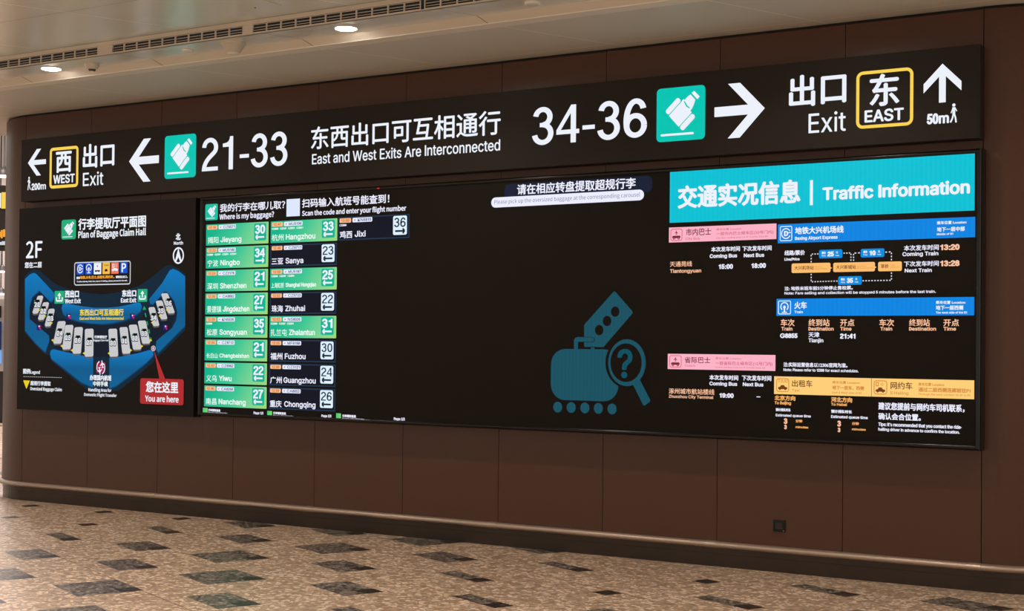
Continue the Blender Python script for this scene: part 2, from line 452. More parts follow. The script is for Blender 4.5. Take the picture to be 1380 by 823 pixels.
def luggage_icon(g, X0, X1, Z0, Z1, bg, fg, lay=1):
    """hand picking up a tilted suitcase above a belt line"""
    w, h = X1-X0, Z1-Z0
    T = lambda u, v: (X0+u*w, Z0+v*h)
    c, sn = math.cos(math.radians(-47)), math.sin(math.radians(-47))
    def RR(cx, cy, l, t, r):      # rounded bar, long axis along -47 degrees
        return [T(cx+x*c-y*sn, cy+x*sn+y*c) for x, y in rr_pts(-l/2, -t/2, l/2, t/2, r, 4)]
    cx, cy = .4925, .495
    g.flat(RR(cx, cy, .325, .365, .004), fg, lay)
    for sg in (-1, 1):
        g.flat(RR(cx+sg*.218*c, cy+sg*.218*sn, .105, .365, .045), fg, lay)
        g.flat(RR(cx+sg*.158*c, cy+sg*.158*sn, .016, .37, 0), bg, lay+1)
    # grip, fist, thumb gap, cuff
    g.flat([T(*p) for p in ((.50, .72), (.56, .77), (.74, .59), (.69, .53))], fg, lay)
    g.flat([T(*p) for p in ((.575, .73), (.595, .765), (.65, .815), (.70, .845), (.80, .735), (.765, .64), (.745, .60), (.685, .585), (.61, .66))], fg, lay+1)
    g.flat([T(*p) for p in ((.575, .735), (.605, .70), (.635, .645), (.69, .60), (.68, .583), (.615, .625), (.58, .69), (.562, .735))], bg, lay+2)
    g.flat([T(*p) for p in ((.722, .868), (.775, .905), (.888, .79), (.84, .742))], fg, lay+1)
    a = T(.09, .105); b = T(.77, .145)
    g.rrect(a[0], a[1], b[0], b[1], fg, lay, .3*(b[1]-a[1]))
def luggage_tile(g, X0, X1, Z0, Z1, bg, fg, lay=1, r=.035):
    g.rrect(X0, Z0, X1, Z1, bg, lay, r)
    luggage_icon(g, X0, X1, Z0, Z1, bg, fg, lay+1)

def walker(g, cx, z0, h, mt, flip=1, lay=2):
    """walking person pictogram"""
    f = flip*.72
    g.disc(cx, z0+.91*h, .085*h, .085*h, mt, lay, 14)
    g.flat([(cx-.08*h, z0+.80*h), (cx+.08*h, z0+.80*h), (cx+.07*h, z0+.45*h), (cx-.07*h, z0+.45*h)], mt, lay)
    g.stroke([(cx-.02*h*f, z0+.48*h), (cx-.10*h*f, z0+.22*h), (cx-.24*h*f, z0+.02*h)], (.085*h), mt, lay)
    g.stroke([(cx+.02*h*f, z0+.48*h), (cx+.12*h*f, z0+.25*h), (cx+.16*h*f, z0)], (.085*h), mt, lay)
    g.stroke([(cx-.06*h*f, z0+.76*h), (cx-.20*h*f, z0+.50*h)], (.05*h), mt, lay)
    g.stroke([(cx+.08*h*f, z0+.76*h), (cx+.22*h*f, z0+.58*h)], (.05*h), mt, lay)

# ================================================================== SETTING
CEIL1 = 2.559+ZF      # low ceiling strip beside the wall
CEILG = 2.605+ZF      # strip with the downlights
CEILM = 2.685+ZF      # main ceiling
WTOP = 2.535+ZF
RC = .9               # radius of the rounded ends
ANG = math.radians(66.3)
AD = (math.cos(ANG), math.sin(ANG)); BD = (-math.sin(ANG), math.cos(ANG))

def plan(x0=0.0, x1=10.0, back=3.0, seg=20):
    """outline of the island wall: back side left, rounded end, straight face, rounded end, back side right"""
    P = [(x0-RC, RC+back, -1, 0)]
    for k in range(seg+1):
        a = math.radians(90*(1-k/seg)); P.append((x0-RC*math.sin(a), RC-RC*math.cos(a), -math.sin(a), -math.cos(a)))
    for k in range(seg+1):
        a = math.radians(90*k/seg); P.append((x1+RC*math.sin(a), RC-RC*math.cos(a), math.sin(a), -math.cos(a)))
    P.append((x1+RC, RC+back, 1, 0))
    return P
w = MB(); w.sweep(plan(), [(-.03, 0), (-.03, CEIL1+.05), (-.12, CEIL1+.05), (-.12, 0)], M['core'])
wall = w.build('wall_back'); tag(wall, kind='structure')
ZP0 = .185
def panel(path):
    b = MB(); b.sweep(path, [(0, ZP0), (0, WTOP-.004), (-.004, WTOP), (-.029, WTOP), (-.029, ZP0)], M['panel'])
    return b.build('wall_panel', wall)
for i in range(10):
    panel([(i+.0025, 0, 0, -1), (i+.9975, 0, 0, -1)])
def arcp(sgn, a0, a1):
    out = []
    cx = 0 if sgn < 0 else 10
    for k in range(15):
        a = math.radians(a0+(a1-a0)*k/14)
        out.append((cx+sgn*RC*math.sin(a), RC-RC*math.cos(a), sgn*math.sin(a), -math.cos(a)))
    return out
for sg in (-1, 1):
    panel(arcp(sg, .25, 45)); panel(arcp(sg, 45.4, 90))
    cx = -RC if sg < 0 else 10+RC
    for k in range(3): panel([(cx, RC+k+.003, sg, 0), (cx, RC+k+.997, sg, 0)])

# skirting and bumper rail follow the same outline
b = MB(); b.sweep(plan(), [(-.012, 0), (-.012, .10), (-.009, .102), (-.009, .19), (-.05, .19), (-.05, 0)], M['skirt'])
tag(b.build('baseboard_back'), kind='structure')
RZ = .173
prof = [(.045*math.cos(a)*1.0+.0, RZ+.0265*math.sin(a)) for a in [math.radians(-90+180*k/10) for k in range(11)]]
b = MB(); b.sweep(plan(), prof, M['rail'], smooth=True)
rail = tag(b.build('trim_1'), kind='structure')
prof2 = [(.0475*math.cos(a), RZ+.0285*math.sin(a)) for a in [math.radians(-90+180*k/10) for k in range(11)]]
for X in (-.06, 1.96, 3.96, 5.96, 7.96, 9.96):
    if X > 0:
        b = MB(); b.sweep([(X-.045, 0, 0, -1), (X+.045, 0, 0, -1)], prof2, M['rail'], smooth=False); b.build('rail_coupling', rail)

# floor with its inlaid terrazzo tiles
fl = MB()
fl.poly([(-45, -20, 0), (26, -20, 0), (26, 40, 0), (-45, 40, 0)], M['terrazzo'])
SZ = {(0, -1): (1, 1), (-1, -2): (1, 1), (1, -2): (1, 1), (0, -3): (1, 1), (2, -3): (1, 1), (-1, -4): (1, 3.5), (1, -4): (1, 3.5), (3, -4): (2, 3.5),
      (-2, -5): (2, 3.5), (0, -5): (2, 3.5), (2, -5): (2, 3.5), (4, -5): (2, 3.5), (-3, -6): (3, 3.5), (-1, -6): (2, 3.5), (1, -6): (3, 3.5),
      (3, -6): (3, 3.5), (5, -6): (3, 3.5), (-4, -7): (2, 3.5), (-2, -7): (3, 3.5), (0, -7): (3, 3.5), (2, -7): (2, 3.5), (4, -7): (2, 3.5), (6, -7): (2, 3.5),
      (-5, -8): (2, 3.5), (-3, -8): (3, 3.5), (-1, -8): (2, 3.5), (1, -8): (2, 3.5), (3, -8): (1, 3.5), (5, -8): (1, 3.5), (7, -8): (1, 1), (0, -9): (1, 3.5), (2, -9): (1, 3.5),
      (4, -9): (1, 1), (6, -9): (1, 1), (8, -9): (1, 1), (-2, -3): (1, 1), (-1, -10): (1, 3.5), (1, -10): (1, 3.5), (3, -10): (1, 3.5), (5, -10): (1, 3.5), (7, -10): (1, 3.5),
      (6, -11): (1, 3.5), (8, -11): (2, 3.5), (10, -11): (2, 3.5), (9, -12): (3, 3.5)}
U = .1515
def uv(u, v, z): return (u*AD[0]+v*BD[0], u*AD[1]+v*BD[1], z)
for k in range(-30, 30):
    for mm in range(-30, 20):
        if (k+mm) % 2 == 0: continue
        u1 = .4559*k+.0125; v0 = .9059*mm+.2696
        x, y, _ = uv(u1, v0, 0)
        if not (-14 < x < 20 and -14 < y < 12): continue
        if y > .6 and -1.2 < x < 11.2: continue
        wd, ln = SZ.get((k, mm), (random.choice((1, 1, 2, 2, 3)), random.choice((1, 3.5, 3.5))))
        if ln == 1: wd = 1
        z = .0006
        u0 = u1-wd*U; v1 = v0+ln*U
        if ln > 1: fl.poly([uv(u0, v0, z), uv(u1, v0, z), uv(u1, v1, z), uv(u0, v1, z)], M['terrazzo_grey'])
        fl.poly([uv(u1-U, v0, z*2), uv(u1, v0, z*2), uv(u1, v0+U, z*2), uv(u1-U, v0+U, z*2)], M['terrazzo_dark'])
for n in range(-8, 9):
    u = .4559*(6*n-2)+.0125-.012
    fl.poly([uv(u, -20, .0004), uv(u+.006, -20, .0004), uv(u+.006, 20, .0004), uv(u, 20, .0004)], M['joint'])
tag(fl.build('floor'), kind='structure')

# ceiling: low perforated strip, sloping step, satin strip, slot face, main ceiling
XL, XR = -2.6, 24
c = MB()
def hquad(b, x0, x1, y0, y1, z, mt): b.poly([(x0, y0, z), (x1, y0, z), (x1, y1, z), (x0, y1, z)], mt)
hquad(c, -1.55, XR, -1.09, .95, CEIL1, M['perf'])
hquad(c, -14, -1.55, -1.09, .0, CEIL1, M['perf'])
def aseam(b, X, y0, y1, z, wd, mt):    # joint line running in the floor-grid direction
    t = 1/math.tan(ANG)
    b.poly([(X+y0*t, y0, z), (X+wd+y0*t, y0, z), (X+wd+y1*t, y1, z), (X+y1*t, y1, z)], mt)
M['seam_light'] = mat('seam_light', (.95, .90, .80), .4)
M['seam_dark'] = mat('seam_dark', (.10, .075, .055), .6)
for n in range(-4, 8):
    aseam(c, 5.47+1.69*n, -1.088, 0, CEIL1-.0008, .012, M['seam_light'])
hquad(c, -1.5, XR, -.138, -.13, CEIL1-.0008, M['seam_light'])
hquad(c, -14, XR, -1.092, -1.086, CEIL1-.0008, M['seam_dark'])
tag(c.build('ceiling'), kind='structure')
c = MB()
hquad(c, -14, XR, -1.225, -1.092, CEIL1-.003, M['white_metal'])          # lip
c.poly([(-14, -1.225, CEIL1-.003), (XR, -1.225, CEIL1-.003), (XR, -1.232, CEIL1+.004), (-14, -1.232, CEIL1+.004)], M['white_metal'])
tag(c.build('trim_2'), kind='structure')
c = MB()
c.poly([(-14, -1.232, CEIL1+.002), (XR, -1.232, CEIL1+.002), (XR, -1.325, CEILG), (-14, -1.325, CEILG)], M['peach'])
t = 1/math.tan(ANG)
for n in range(-6, 8):
    X = 5.49+1.69*n
    c.poly([(X-1.232*t, -1.233, CEIL1+.0012), (X+.008-1.232*t, -1.233, CEIL1+.0012), (X+.008-1.325*t, -1.326, CEILG-.0008), (X-1.325*t, -1.326, CEILG-.0008)], M['seam_dark'])
hquad(c, -14, XR, -1.656, -1.325, CEILG, M['strip_grey'])
for n in range(-6, 8): aseam(c, 5.49+1.69*n, -1.64, -1.325, CEILG-.0008, .005, M['seam_dark'])
tag(c.build('ceiling'), kind='structure')
c = MB()
# slot face is left open between z CEILG+.012 and CEILM-.006 where the vents sit
c.box(-14, XR, -1.656, -1.64, CEILG, CEILG+.010, M['ivory'])
c.poly([(-14, -1.60, CEILG), (XR, -1.60, CEILG), (XR, -1.60, CEILM+.05), (-14, -1.60, CEILM+.05)], M['void'])
hquad(c, -14, XR, -1.78, -1.656, CEILM, M['white_metal'])
for a, b_ in ((-14, -3.3), (-1.7, -1.6), (-.05, .05), (1.6, 1.7)):
    pass
tag(c.build('trim_3'), kind='structure')
c = MB()
YC = -19
hx0, hx1, hy0, hy1 = 4.75, 5.33, -2.62, -2.035
for q in ((-14, XR, -1.785, hy1+.0), (-14, hx0, hy1, hy0), (hx1, XR, hy1, hy0), (-14, XR, hy0, YC)):
    hquad(c, q[0], q[1], min(q[2], q[3]), max(q[2], q[3]), CEILM, M['main_ceiling'])
hquad(c, -14, XR, -1.788, -1.78, CEILM-.0008, M['seam_dark'])
for yy in (-2.70, -4.2, -5.7, -7.2, -8.7, -10.2, -11.7): hquad(c, -14, XR, yy-.004, yy, CEILM-.0008, M['seam_dark'])
for n in range(-8, 12): aseam(c, 4.868+1.69*n, YC, -1.80, CEILM-.0008, .006, M['seam_light'])
hquad(c, hx0, hx1, hy0, hy1, CEILM+.06, M['void'])
tag(c.build('ceiling'), kind='structure')

# access hatch
h = empty('access_hatch', ((hx0+hx1)/2, (hy0+hy1)/2, CEILM), 'square metal access hatch set in the satin ceiling above the vent slot', 'ceiling hatch')
b = MB(); b.box(hx0+.006, hx1-.014, hy0+.01, hy1-.004, CEILM-.006, CEILM+.01, M['main_ceiling']); b.build('hatch_panel', h)
b = MB()
for q in ((hx0, hx0+.006, hy0, hy1), (hx1-.004, hx1, hy0, hy1), (hx0, hx1, hy1-.004, hy1), (hx0, hx1, hy0, hy0+.006)): b.box(*q, CEILM-.004, CEILM+.06, M['white_metal'])
b.build('hatch_frame', h)
b = MB(); b.lathe([(.008, CEILM-.009), (.008, CEILM-.004)], 5.1, -2.1, M['seam_dark'], 12); b.build('hatch_lock', h)

# slot vents on the vertical slot face
VENTS = [(-2.0, -.42, 'leftmost linear slot vent high in the ceiling, outside the picture edge'), (-.30, 1.25, 'linear slot vent left of the picture edge'),
         (1.31, 2.911, 'linear slot vent nearest the left picture edge, above the first downlight'),
         (3.079, 4.577, 'linear slot vent between the two blank plates, above the smoke detector'),
         (4.674, 6.322, 'linear slot vent above the downlight in the middle of the ceiling'),
         (6.356, 7.96, 'linear slot vent running out of the top of the picture')]
for x0, x1, lab in VENTS[2:]:
    e = empty('slot_vent', ((x0+x1)/2, -1.65, CEILG+.012), lab, 'air vent', 'linear vents in the ceiling slot')
    z0, z1 = CEILG+.012, CEILM-.004
    b = MB()
    b.box(x0, x1, -1.660, -1.652, z0-.003, z0+.002, M['ivory']); b.box(x0, x1, -1.660, -1.652, z1-.003, z1, M['ivory'])
    b.box(x0, x0+.006, -1.660, -1.652, z0+.002, z1-.003, M['ivory']); b.box(x1-.006, x1, -1.660, -1.652, z0+.002, z1-.003, M['ivory'])
    b.build('vent_frame', e)
    for k in range(2):
        b = MB(); zz = z0+.019+k*.021; b.box(x0+.006, x1-.006, -1.650, -1.638, zz, zz+.0028, M['ivory']); b.build('vent_blade', e)
    n = int(round((x1-x0)/.149))
    for k in range(1, n):
        X = x0+(x1-x0)*k/n
        b = MB(); b.box(X-.0045, X+.0045, -1.661, -1.649, z0+.002, z1-.003, M['ivory']); b.build('vent_bar', e)
for x0, x1, lab in ((2.911, 3.079, 'wide blank cover plate in the vent slot above the dome camera'), (4.577, 4.674, 'narrow blank cover plate in the vent slot right of the smoke detector')):
    b = MB(); b.box(x0, x1, -1.659, -1.640, CEILG+.009, CEILM-.001, M['ivory']); tag(b.build('cover_plate'), lab, 'cover plate')

# downlights, all in one row of the satin strip
def downlight(X, Y, Z, lab):
    e = empty('downlight', (X, Y, Z), lab, 'ceiling light', 'round downlights in the ceiling strip')
    b = MB()
    prof = [(.098, Z), (.097, Z-.004), (.090, Z-.006), (.083, Z-.003)]
    n = 40; vs = []; fs = []
    for r, z in prof:
        for k in range(n): a = 2*math.pi*k/n; vs.append((X+r*math.cos(a), Y+r*math.sin(a), z))
    for i in range(3):
        for k in range(n): j = (k+1) % n; fs.append((i*n+k, i*n+j, (i+1)*n+j, (i+1)*n+k))
    b.add(vs, fs, M['white_metal'], True); b.build('trim_ring', e)
    b = MB(); b.lathe([(.083, Z-.003), (.078, Z-.006), (.06, Z-.0095), (.03, Z-.011), (.01, Z-.0115)], X, Y, LAMP, n); b.build('diffuser', e)
    return e
m_, nt_, b_ = newmat('lamp_diffuser'); b_.inputs['Emission Color'].default_value = (1, .93, .85, 1); b_.inputs['Emission Strength'].default_value = 85
LAMP = m_
d0 = downlight(2.088, -1.459, CEILG, 'lit round downlight near the left edge, beside the dome camera')
for X, lab in ((5.468, 'lit round downlight below the long vent in the middle of the ceiling'), (8.85, 'lit round downlight further right, above the picture edge'),
               (12.23, 'lit round downlight at the right end of the row, above the picture edge'), (-1.30, 'lit round downlight beyond the left picture edge')):
    e = d0.copy(); COL.objects.link(e); e.location.x = X; e['label'] = lab
    for ch in d0.children:
        q = ch.copy(); COL.objects.link(q); q.parent = e

# small round speakers
def roundel(X, Y, lab, mt, r=.05):
    e = empty('ceiling_speaker', (X, Y, CEILG), lab, 'ceiling speaker', 'small round ceiling discs')
    b = MB(); b.lathe([(r, CEILG), (r, CEILG-.010), (r*.86, CEILG-.015)], X, Y, M['white_metal'], 32); b.build('speaker_rim', e)
    b = MB(); b.lathe([(r*.8, CEILG-.015), (r*.7, CEILG-.019), (r*.3, CEILG-.021)], X, Y, mt, 32); b.build('speaker_face', e)
roundel(3.774, -1.457, 'small pale round disc between the dome camera and the smoke detector', M['white_metal'])
roundel(7.174, -1.469, 'small round disc on the strip at the top edge of the picture', M['strip_grey'], .058)
# smoke detector: inverted cone
X, Y = 4.30, -1.47
e = empty('smoke_detector', (X, Y, CEILG), 'cone shaped ivory smoke detector hanging under the ceiling strip', 'smoke detector')
b = MB(); b.lathe([(.105, CEILG), (.105, CEILG-.008), (.098, CEILG-.012)], X, Y, M['ivory'], 36); b.build('detector_base', e)
b = MB(); b.lathe([(.096, CEILG-.012), (.056, CEILG-.078), (.052, CEILG-.08)], X, Y, M['ivory'], 36); b.build('detector_body', e)
b = MB(); b.lathe([(.05, CEILG-.08), (.046, CEILG-.088), (.02, CEILG-.090)], X, Y, M['white_metal'], 36); b.build('detector_cap', e)
# dome camera
X, Y = 2.62, -1.46
e = empty('ceiling_camera', (X, Y, CEILG), 'small ivory security camera hanging right of the first downlight', 'security camera')
b = MB(); b.lathe([(.062, CEILG), (.064, CEILG-.028), (.056, CEILG-.042), (.036, CEILG-.056)], X, Y, M['ivory'], 32); b.build('camera_housing', e)
b = MB(); b.lathe([(.034, CEILG-.050), (.033, CEILG-.062), (.024, CEILG-.073), (.008, CEILG-.077)], X, Y, M['lens'], 24); b.build('camera_lens', e)
b = MB(); b.lathe([(.021, CEILG-.0735), (.016, CEILG-.079), (.005, CEILG-.081)], X, Y, M['white_metal'], 20); b.build('lens_glint', e)  # small white cap stands in for the bright glint on the lens

# power socket low on the wall
x0, z1 = at(1041.8, 700.3, .012); x1, z0 = at(1057.8, 716.8, .012)
e = empty('power_socket', ((x0+x1)/2, 0, z0), 'small square black power socket low on the brown wall', 'power socket')
b = MB(); b.box(x0, x1, -.012, 0, z0, z1, M['socket'], .003); b.build('cover_plate', e)
b = MB(); g_ = (x1-x0)
b.box(x0+g_*.2, x1-g_*.2, -.0145, -.012, z0+g_*.2, z1-g_*.2, M['sign_side'], .001)
b.build('socket_insert', e)
b = MB(); b.box(x1-g_*.16, x1-g_*.08, -.0135, -.012, z0+g_*.06, z0+g_*.12, M['rail']); b.build('screw', e)

# ================================================================== OVERHEAD DIRECTION SIGN
D = .13
sx0, sx1, sz0, sz1 = .085, 10.006, 1.609+ZF, 2.264+ZF
S = empty('direction_sign', (5.0, 0, sz0), 'long black illuminated direction sign mounted across the top of the brown wall', 'sign')
b = MB(); b.box(sx0, sx1, -D+.003, 0, sz0, sz1, M['sign_side'], .002); b.build('housing', S)
b = MB(); b.poly([(sx0+.003, -D, sz0+.003), (sx1-.003, -D, sz0+.003), (sx1-.003, -D, sz1-.003), (sx0+.003, -D, sz1-.003)], M['sign']); b.build('face_panel', S)
def ga(): return G(D)
def Zat(x, y): return at(x, y, D)[1]
def Xat(x, y): return at(x, y, D)[0]
# left group
g = ga(); arrow(g, Xat(37.7, 219), Xat(62, 219), Zat(52, 236.4), Zat(52, 200.5), WHITE, 1, 'L'); g.build('arrow', S)
g = ga(); walker(g, Xat(39.2, 250), Zat(39.2, 256), Zat(39.2, 238)-Zat(39.2, 256), WHITE, -1); g.build('pictogram', S)
g = ga(); g.text('200m', 42.6, 62, 247.6, 256, WHITE, .05); g.build('lettering', S)
g = ga(); g.frame(Xat(67, 226), Zat(67, 254.3), Xat(105.6, 226), Zat(67, 199.6), .031, YEL, 1, .045); g.build('exit_frame', S)
g = ga(); g.text('西', 75.6, 96.6, 205, 232.5, WHITE, .035); g.build('lettering', S)
g = ga(); g.text('WEST', 72, 100.8, 236.5, 247.3, WHITE, .05); g.build('lettering', S)
g = ga(); g.text('出口', 112, 154.3, 197, 226.5, WHITE, .03); g.build('lettering', S)
g = ga(); g.text('Exit', 112, 139.5, 233.3, 250.6, WHITE, .015); g.build('lettering', S)
g = ga(); arrow(g, Xat(174, 216), Xat(214.2, 216), Zat(200, 244.5), Zat(200, 186.4), WHITE, 1, 'L'); g.build('arrow', S)
g = ga(); luggage_tile(g, Xat(222, 212), Xat(264.2, 212), Zat(222, 241.3), Zat(222, 183.6), TEAL, WHITE); g.build('baggage_pictogram', S)
g = ga(); g.text('21-33', 272.6, 387.4, 187, 231, WHITE, 0); g.build('lettering', S)
g = ga(); g.text('东西出口可互相通行', 419.4, 674.6, 173.2, 201.5, WHITE, .018); g.build('lettering', S)
g = ga(); g.text('East and West Exits Are Interconnected', 420.7, 674, 208, 221.3, WHITE, .022); g.build('lettering', S)
g = ga(); g.text('34-36', 717.5, 872, 145.8, 196, WHITE, 0); g.build('lettering', S)
g = ga(); luggage_tile(g, Xat(885, 155), Xat(950.4, 155), Zat(885, 191.9), Zat(885, 120.2), TEAL, WHITE); g.build('baggage_pictogram', S)
g = ga(); arrow(g, Xat(962.9, 150), Xat(1030.7, 150), Zat(981.5, 186.5), Zat(981.5, 113), WHITE, 1, 'R'); g.build('arrow', S)
g = ga(); g.text('出口', 1063.5, 1140.7, 105.5, 144.4, WHITE, .03); g.build('lettering', S)
g = ga(); g.text('Exit', 1089.8, 1140, 153.7, 179.4, WHITE, .01); g.build('lettering', S)
g = ga(); g.frame(Xat(1153.9, 136), Zat(1153.9, 174), Xat(1230.8, 136), Zat(1153.9, 97.3), .023, YEL, 1, .05); g.build('exit_frame', S)
g = ga(); g.text('东', 1172, 1212.3, 104, 143.6, WHITE, .03); g.build('lettering', S)
g = ga(); g.text('EAST', 1165.2, 1218, 149.6, 164.7, WHITE, .05); g.build('lettering', S)
g = ga(); arrow(g, Xat(1244.7, 115), Xat(1295.8, 115), Zat(1270.3, 138), Zat(1270.3, 85.7), WHITE, 1, 'U'); g.build('arrow', S)
g = ga(); g.text('50m', 1248.9, 1279, 154.3, 167.3, WHITE, .06); g.build('lettering', S)
g = ga(); walker(g, Xat(1285.5, 152), Zat(1285.5, 165.2), Zat(1285.5, 139.2)-Zat(1285.5, 165.2), WHITE, 1); g.build('pictogram', S)

# ================================================================== FLOOR MAP BOARD
DM = .11
bx0, bx1 = at(24.5, 400, DM)[0], at(261.8, 410, DM)[0]
bz1, bz0 = at(26.5, 281, DM)[1], at(22.8, 551, DM)[1]
B = empty('map_sign', ((bx0+bx1)/2, 0, bz0), 'black floor plan board of the baggage claim hall, left of the video wall', 'map board')
b = MB(); b.box(bx0, bx1, -DM+.003, 0, bz0, bz1, M['sign_side'], .002); b.build('housing', B)
b = MB(); b.poly([(bx0+.002, -DM, bz0+.002), (bx1-.002, -DM, bz0+.002), (bx1-.002, -DM, bz1-.002), (bx0+.002, -DM, bz1-.002)], M['board']); b.build('face_panel', B)
TM = (2.743, 0, 260)
def gm(): return G(DM, TM, 'source')
def tileM(g, x0, x1, yt, yb, bg, fg, fn):
    a = g.P(x0, yt); bq = g.P(x0, yb); c_ = g.P(x1, yt); fn(g, a[0], c_[0], bq[1], a[1])
g = gm(); a = g.P(228, 100); bq = g.P(228, 172); cq = g.P(281, 130); luggage_tile(g, a[0], cq[0], bq[1], a[1], GREEN, WHITE, 1, .025); g.build('baggage_pictogram', B)
g = gm(); g.text('行李提取厅平面图', 290, 540, 98, 136, WHITE, .04); g.build('lettering', B)
g = gm(); g.text('Plan of Baggage Claim Hall', 290, 540, 143, 166, WHITE, .05); g.build('lettering', B)
g = gm(); g.text('2F', 97, 157, 181, 240, WHITE, .03); g.text('您在二层', 92, 155, 257, 277, WHITE, .04); g.build('lettering', B)
g = gm(); g.text('北', 650, 668, 151, 174, WHITE, .05); g.text('North', 643, 677, 180, 191, WHITE, .06)
cx, cz = g.P(659.5, 231); X1 = g.P(680, 231)[0]-cx; Z1 = g.P(659.5, 200)[1]-cz
g.arc(cx, cz, X1, Z1, .016, 0, 360, WHITE, 1, 32)
g.flat([(cx, cz+Z1*.92), (cx+X1*.62, cz-Z1*.72), (cx+X1*.35, cz-Z1*.72), (cx, cz-Z1*.2), (cx-X1*.35, cz-Z1*.72), (cx-X1*.62, cz-Z1*.72)], WHITE, 2)
g.build('compass', B)
# transport box
g = gm(); a = g.P(275, 256); bq = g.P(275, 342); cq = g.P(483, 300)
g.frame(a[0], bq[1], cq[0], a[1], .011, SOFT, 1, .03)
g.tf = (6.856, 80, 340)
g.tf = (14.967, 95, 340)
BLUE = em((0, 84, 214)); TAXI = em((244, 186, 78)); RED = em((240, 120, 98))
for i, (x0, x1, yt, yb, mt) in enumerate(((128, 272, 216, 452, BLUE), (303, 445, 212, 448, BLUE), (472, 624, 214, 442, WHITE), (648, 798, 206, 438, TAXI), (824, 974, 204, 432, RED), (1004, 1152, 196, 422, BLUE))):
    a = g.P(x0, yt); bq = g.P(x0, yb); cq = g.P(x1, yt); X0, X1, Z0, Z1 = a[0], cq[0], bq[1], a[1]; w_, h_ = X1-X0, Z1-Z0
    cx, cz = (X0+X1)/2, (Z0+Z1)/2
    g.rrect(X0, Z0, X1, Z1, mt, 1, .006)
    if i == 0: g.arc(cx, cz, w_*.42, h_*.38, w_*.10, 25, 335, WHITE, 2); g.stroke([(cx+w_*.05, cz), (cx+w_*.4, cz)], h_*.07, WHITE, 2); g.label('D', cx-w_*.16, cx+w_*.16, cz+h_*.15, cz-h_*.15, WHITE, .08, 2)
    if i == 1: g.arc(cx, cz+h_*.08, w_*.40, h_*.32, w_*.10, -60, 240, WHITE, 2); g.disc(cx, cz, w_*.13, h_*.12, WHITE, 2); g.stroke([(cx, cz), (cx, cz-h_*.35)], w_*.14, WHITE, 2); g.stroke([(cx-w_*.25, cz-h_*.36), (cx+w_*.25, cz-h_*.36)], h_*.06, WHITE, 2)
    if i == 2: 
        g.stroke([(cx, cz+h_*.30), (cx, cz+h_*.12)], w_*.05, DARK, 2); g.stroke([(cx-w_*.1, cz+h_*.22), (cx+w_*.1, cz+h_*.22)], h_*.03, DARK, 2)
        g.rrect(cx-w_*.34, cz-h_*.26, cx+w_*.34, cz-h_*.14, DARK, 2, .004)
        for sg in (-1, 1): g.disc(cx+sg*w_*.2, cz-h_*.27, w_*.07, h_*.05, DARK, 3, 12)
    if i == 3:
        g.label('TAXI', cx-w_*.33, cx+w_*.33, cz+h_*.34, cz+h_*.2, DARK, .02, 2)
        g.flat([(cx-w_*.2, cz-h_*.27), (cx+w_*.2, cz-h_*.27), (cx+w_*.18, cz-h_*.14), (cx+w_*.1, cz-h_*.06), (cx-w_*.1, cz-h_*.06), (cx-w_*.18, cz-h_*.14)], DARK, 2)
    if i == 4:
        g.frame(cx-w_*.36, cz+h_*.05, cx-w_*.05, cz+h_*.36, w_*.07, WHITE, 2); g.arc(cx+w_*.05, cz+h_*.22, w_*.18, h_*.14, w_*.05, -60, 60, WHITE, 2)
        g.flat([(cx-w_*.42, cz-h_*.22), (cx+w_*.42, cz-h_*.22), (cx+w_*.4, cz-h_*.1), (cx+w_*.2, cz+h_*.0), (cx-w_*.15, cz+h_*.0), (cx-w_*.4, cz-h_*.1)], WHITE, 2)
        for sg in (-1, 1): g.disc(cx+sg*w_*.25, cz-h_*.23, w_*.08, h_*.06, WHITE, 3, 12)
    if i == 5: g.label('P', cx-w_*.3, cx+w_*.32, cz+h_*.37, cz-h_*.37, WHITE, .05, 2)
g.text('搭乘', 123, 195, 494, 538, WHITE, .06, 2)
g.text('地铁,火车,巴士,出租车,网约车', 197, 862, 480, 536, ORANGE, .06, 2)
g.text('，请前往出口。', 872, 1156, 474, 520, WHITE, .06, 2)
g.text('To take subway, train, bus, taxi or E-Hailing, please proceed to the exit.', 128, 1150, 575, 602, WHITE, .06, 2)
g.build('transport_box', B)
# plan of the hall
NAVY = em((8, 37, 56)); ROOM = gradmat('plan_room_blue', [(0, (0, 98, 150)), (.5, (2, 90, 140)), (1, (0, 120, 190))], 2, 0, 1); DK2 = em((3, 62, 104)); CORR = em((12, 26, 42))
g = gm()
g.pp([(90, 310), (105, 292), (128, 281), (148, 288), (175, 312), (200, 332), (225, 345), (260, 356), (300, 365), (345, 372), (385, 374), (430, 368), (475, 357), (520, 340), (555, 316), (590, 288), (612, 270), (630, 265), (655, 276), (686, 300),
      (686, 505), (640, 552), (590, 600), (574, 605), (568, 625), (500, 682), (440, 730), (410, 733), (330, 733), (290, 703), (240, 660), (190, 620), (186, 600), (168, 597), (130, 558), (90, 512)], NAVY, 1)
g.build('plan_base', B)
def room(pts, sh=5):
    g = gm()
    g.pp([(x, y+sh) for x, y in pts], DK2, 2); g.pp(pts, ROOM, 3); g.build('plan_room', B)
room([(93, 318), (112, 300), (126, 295), (136, 300), (200, 368), (202, 382), (196, 398), (186, 402), (146, 360), (120, 384), (110, 420), (110, 465), (150, 500), (182, 527), (183, 545), (168, 588), (130, 552), (93, 508)])
room([(552, 392), (600, 333), (628, 286), (640, 280), (660, 288), (685, 308), (685, 490), (640, 535), (586, 590), (577, 575), (578, 548), (600, 528), (636, 500), (652, 470), (656, 440), (645, 398), (618, 364), (608, 364), (580, 398), (566, 412), (556, 408)])
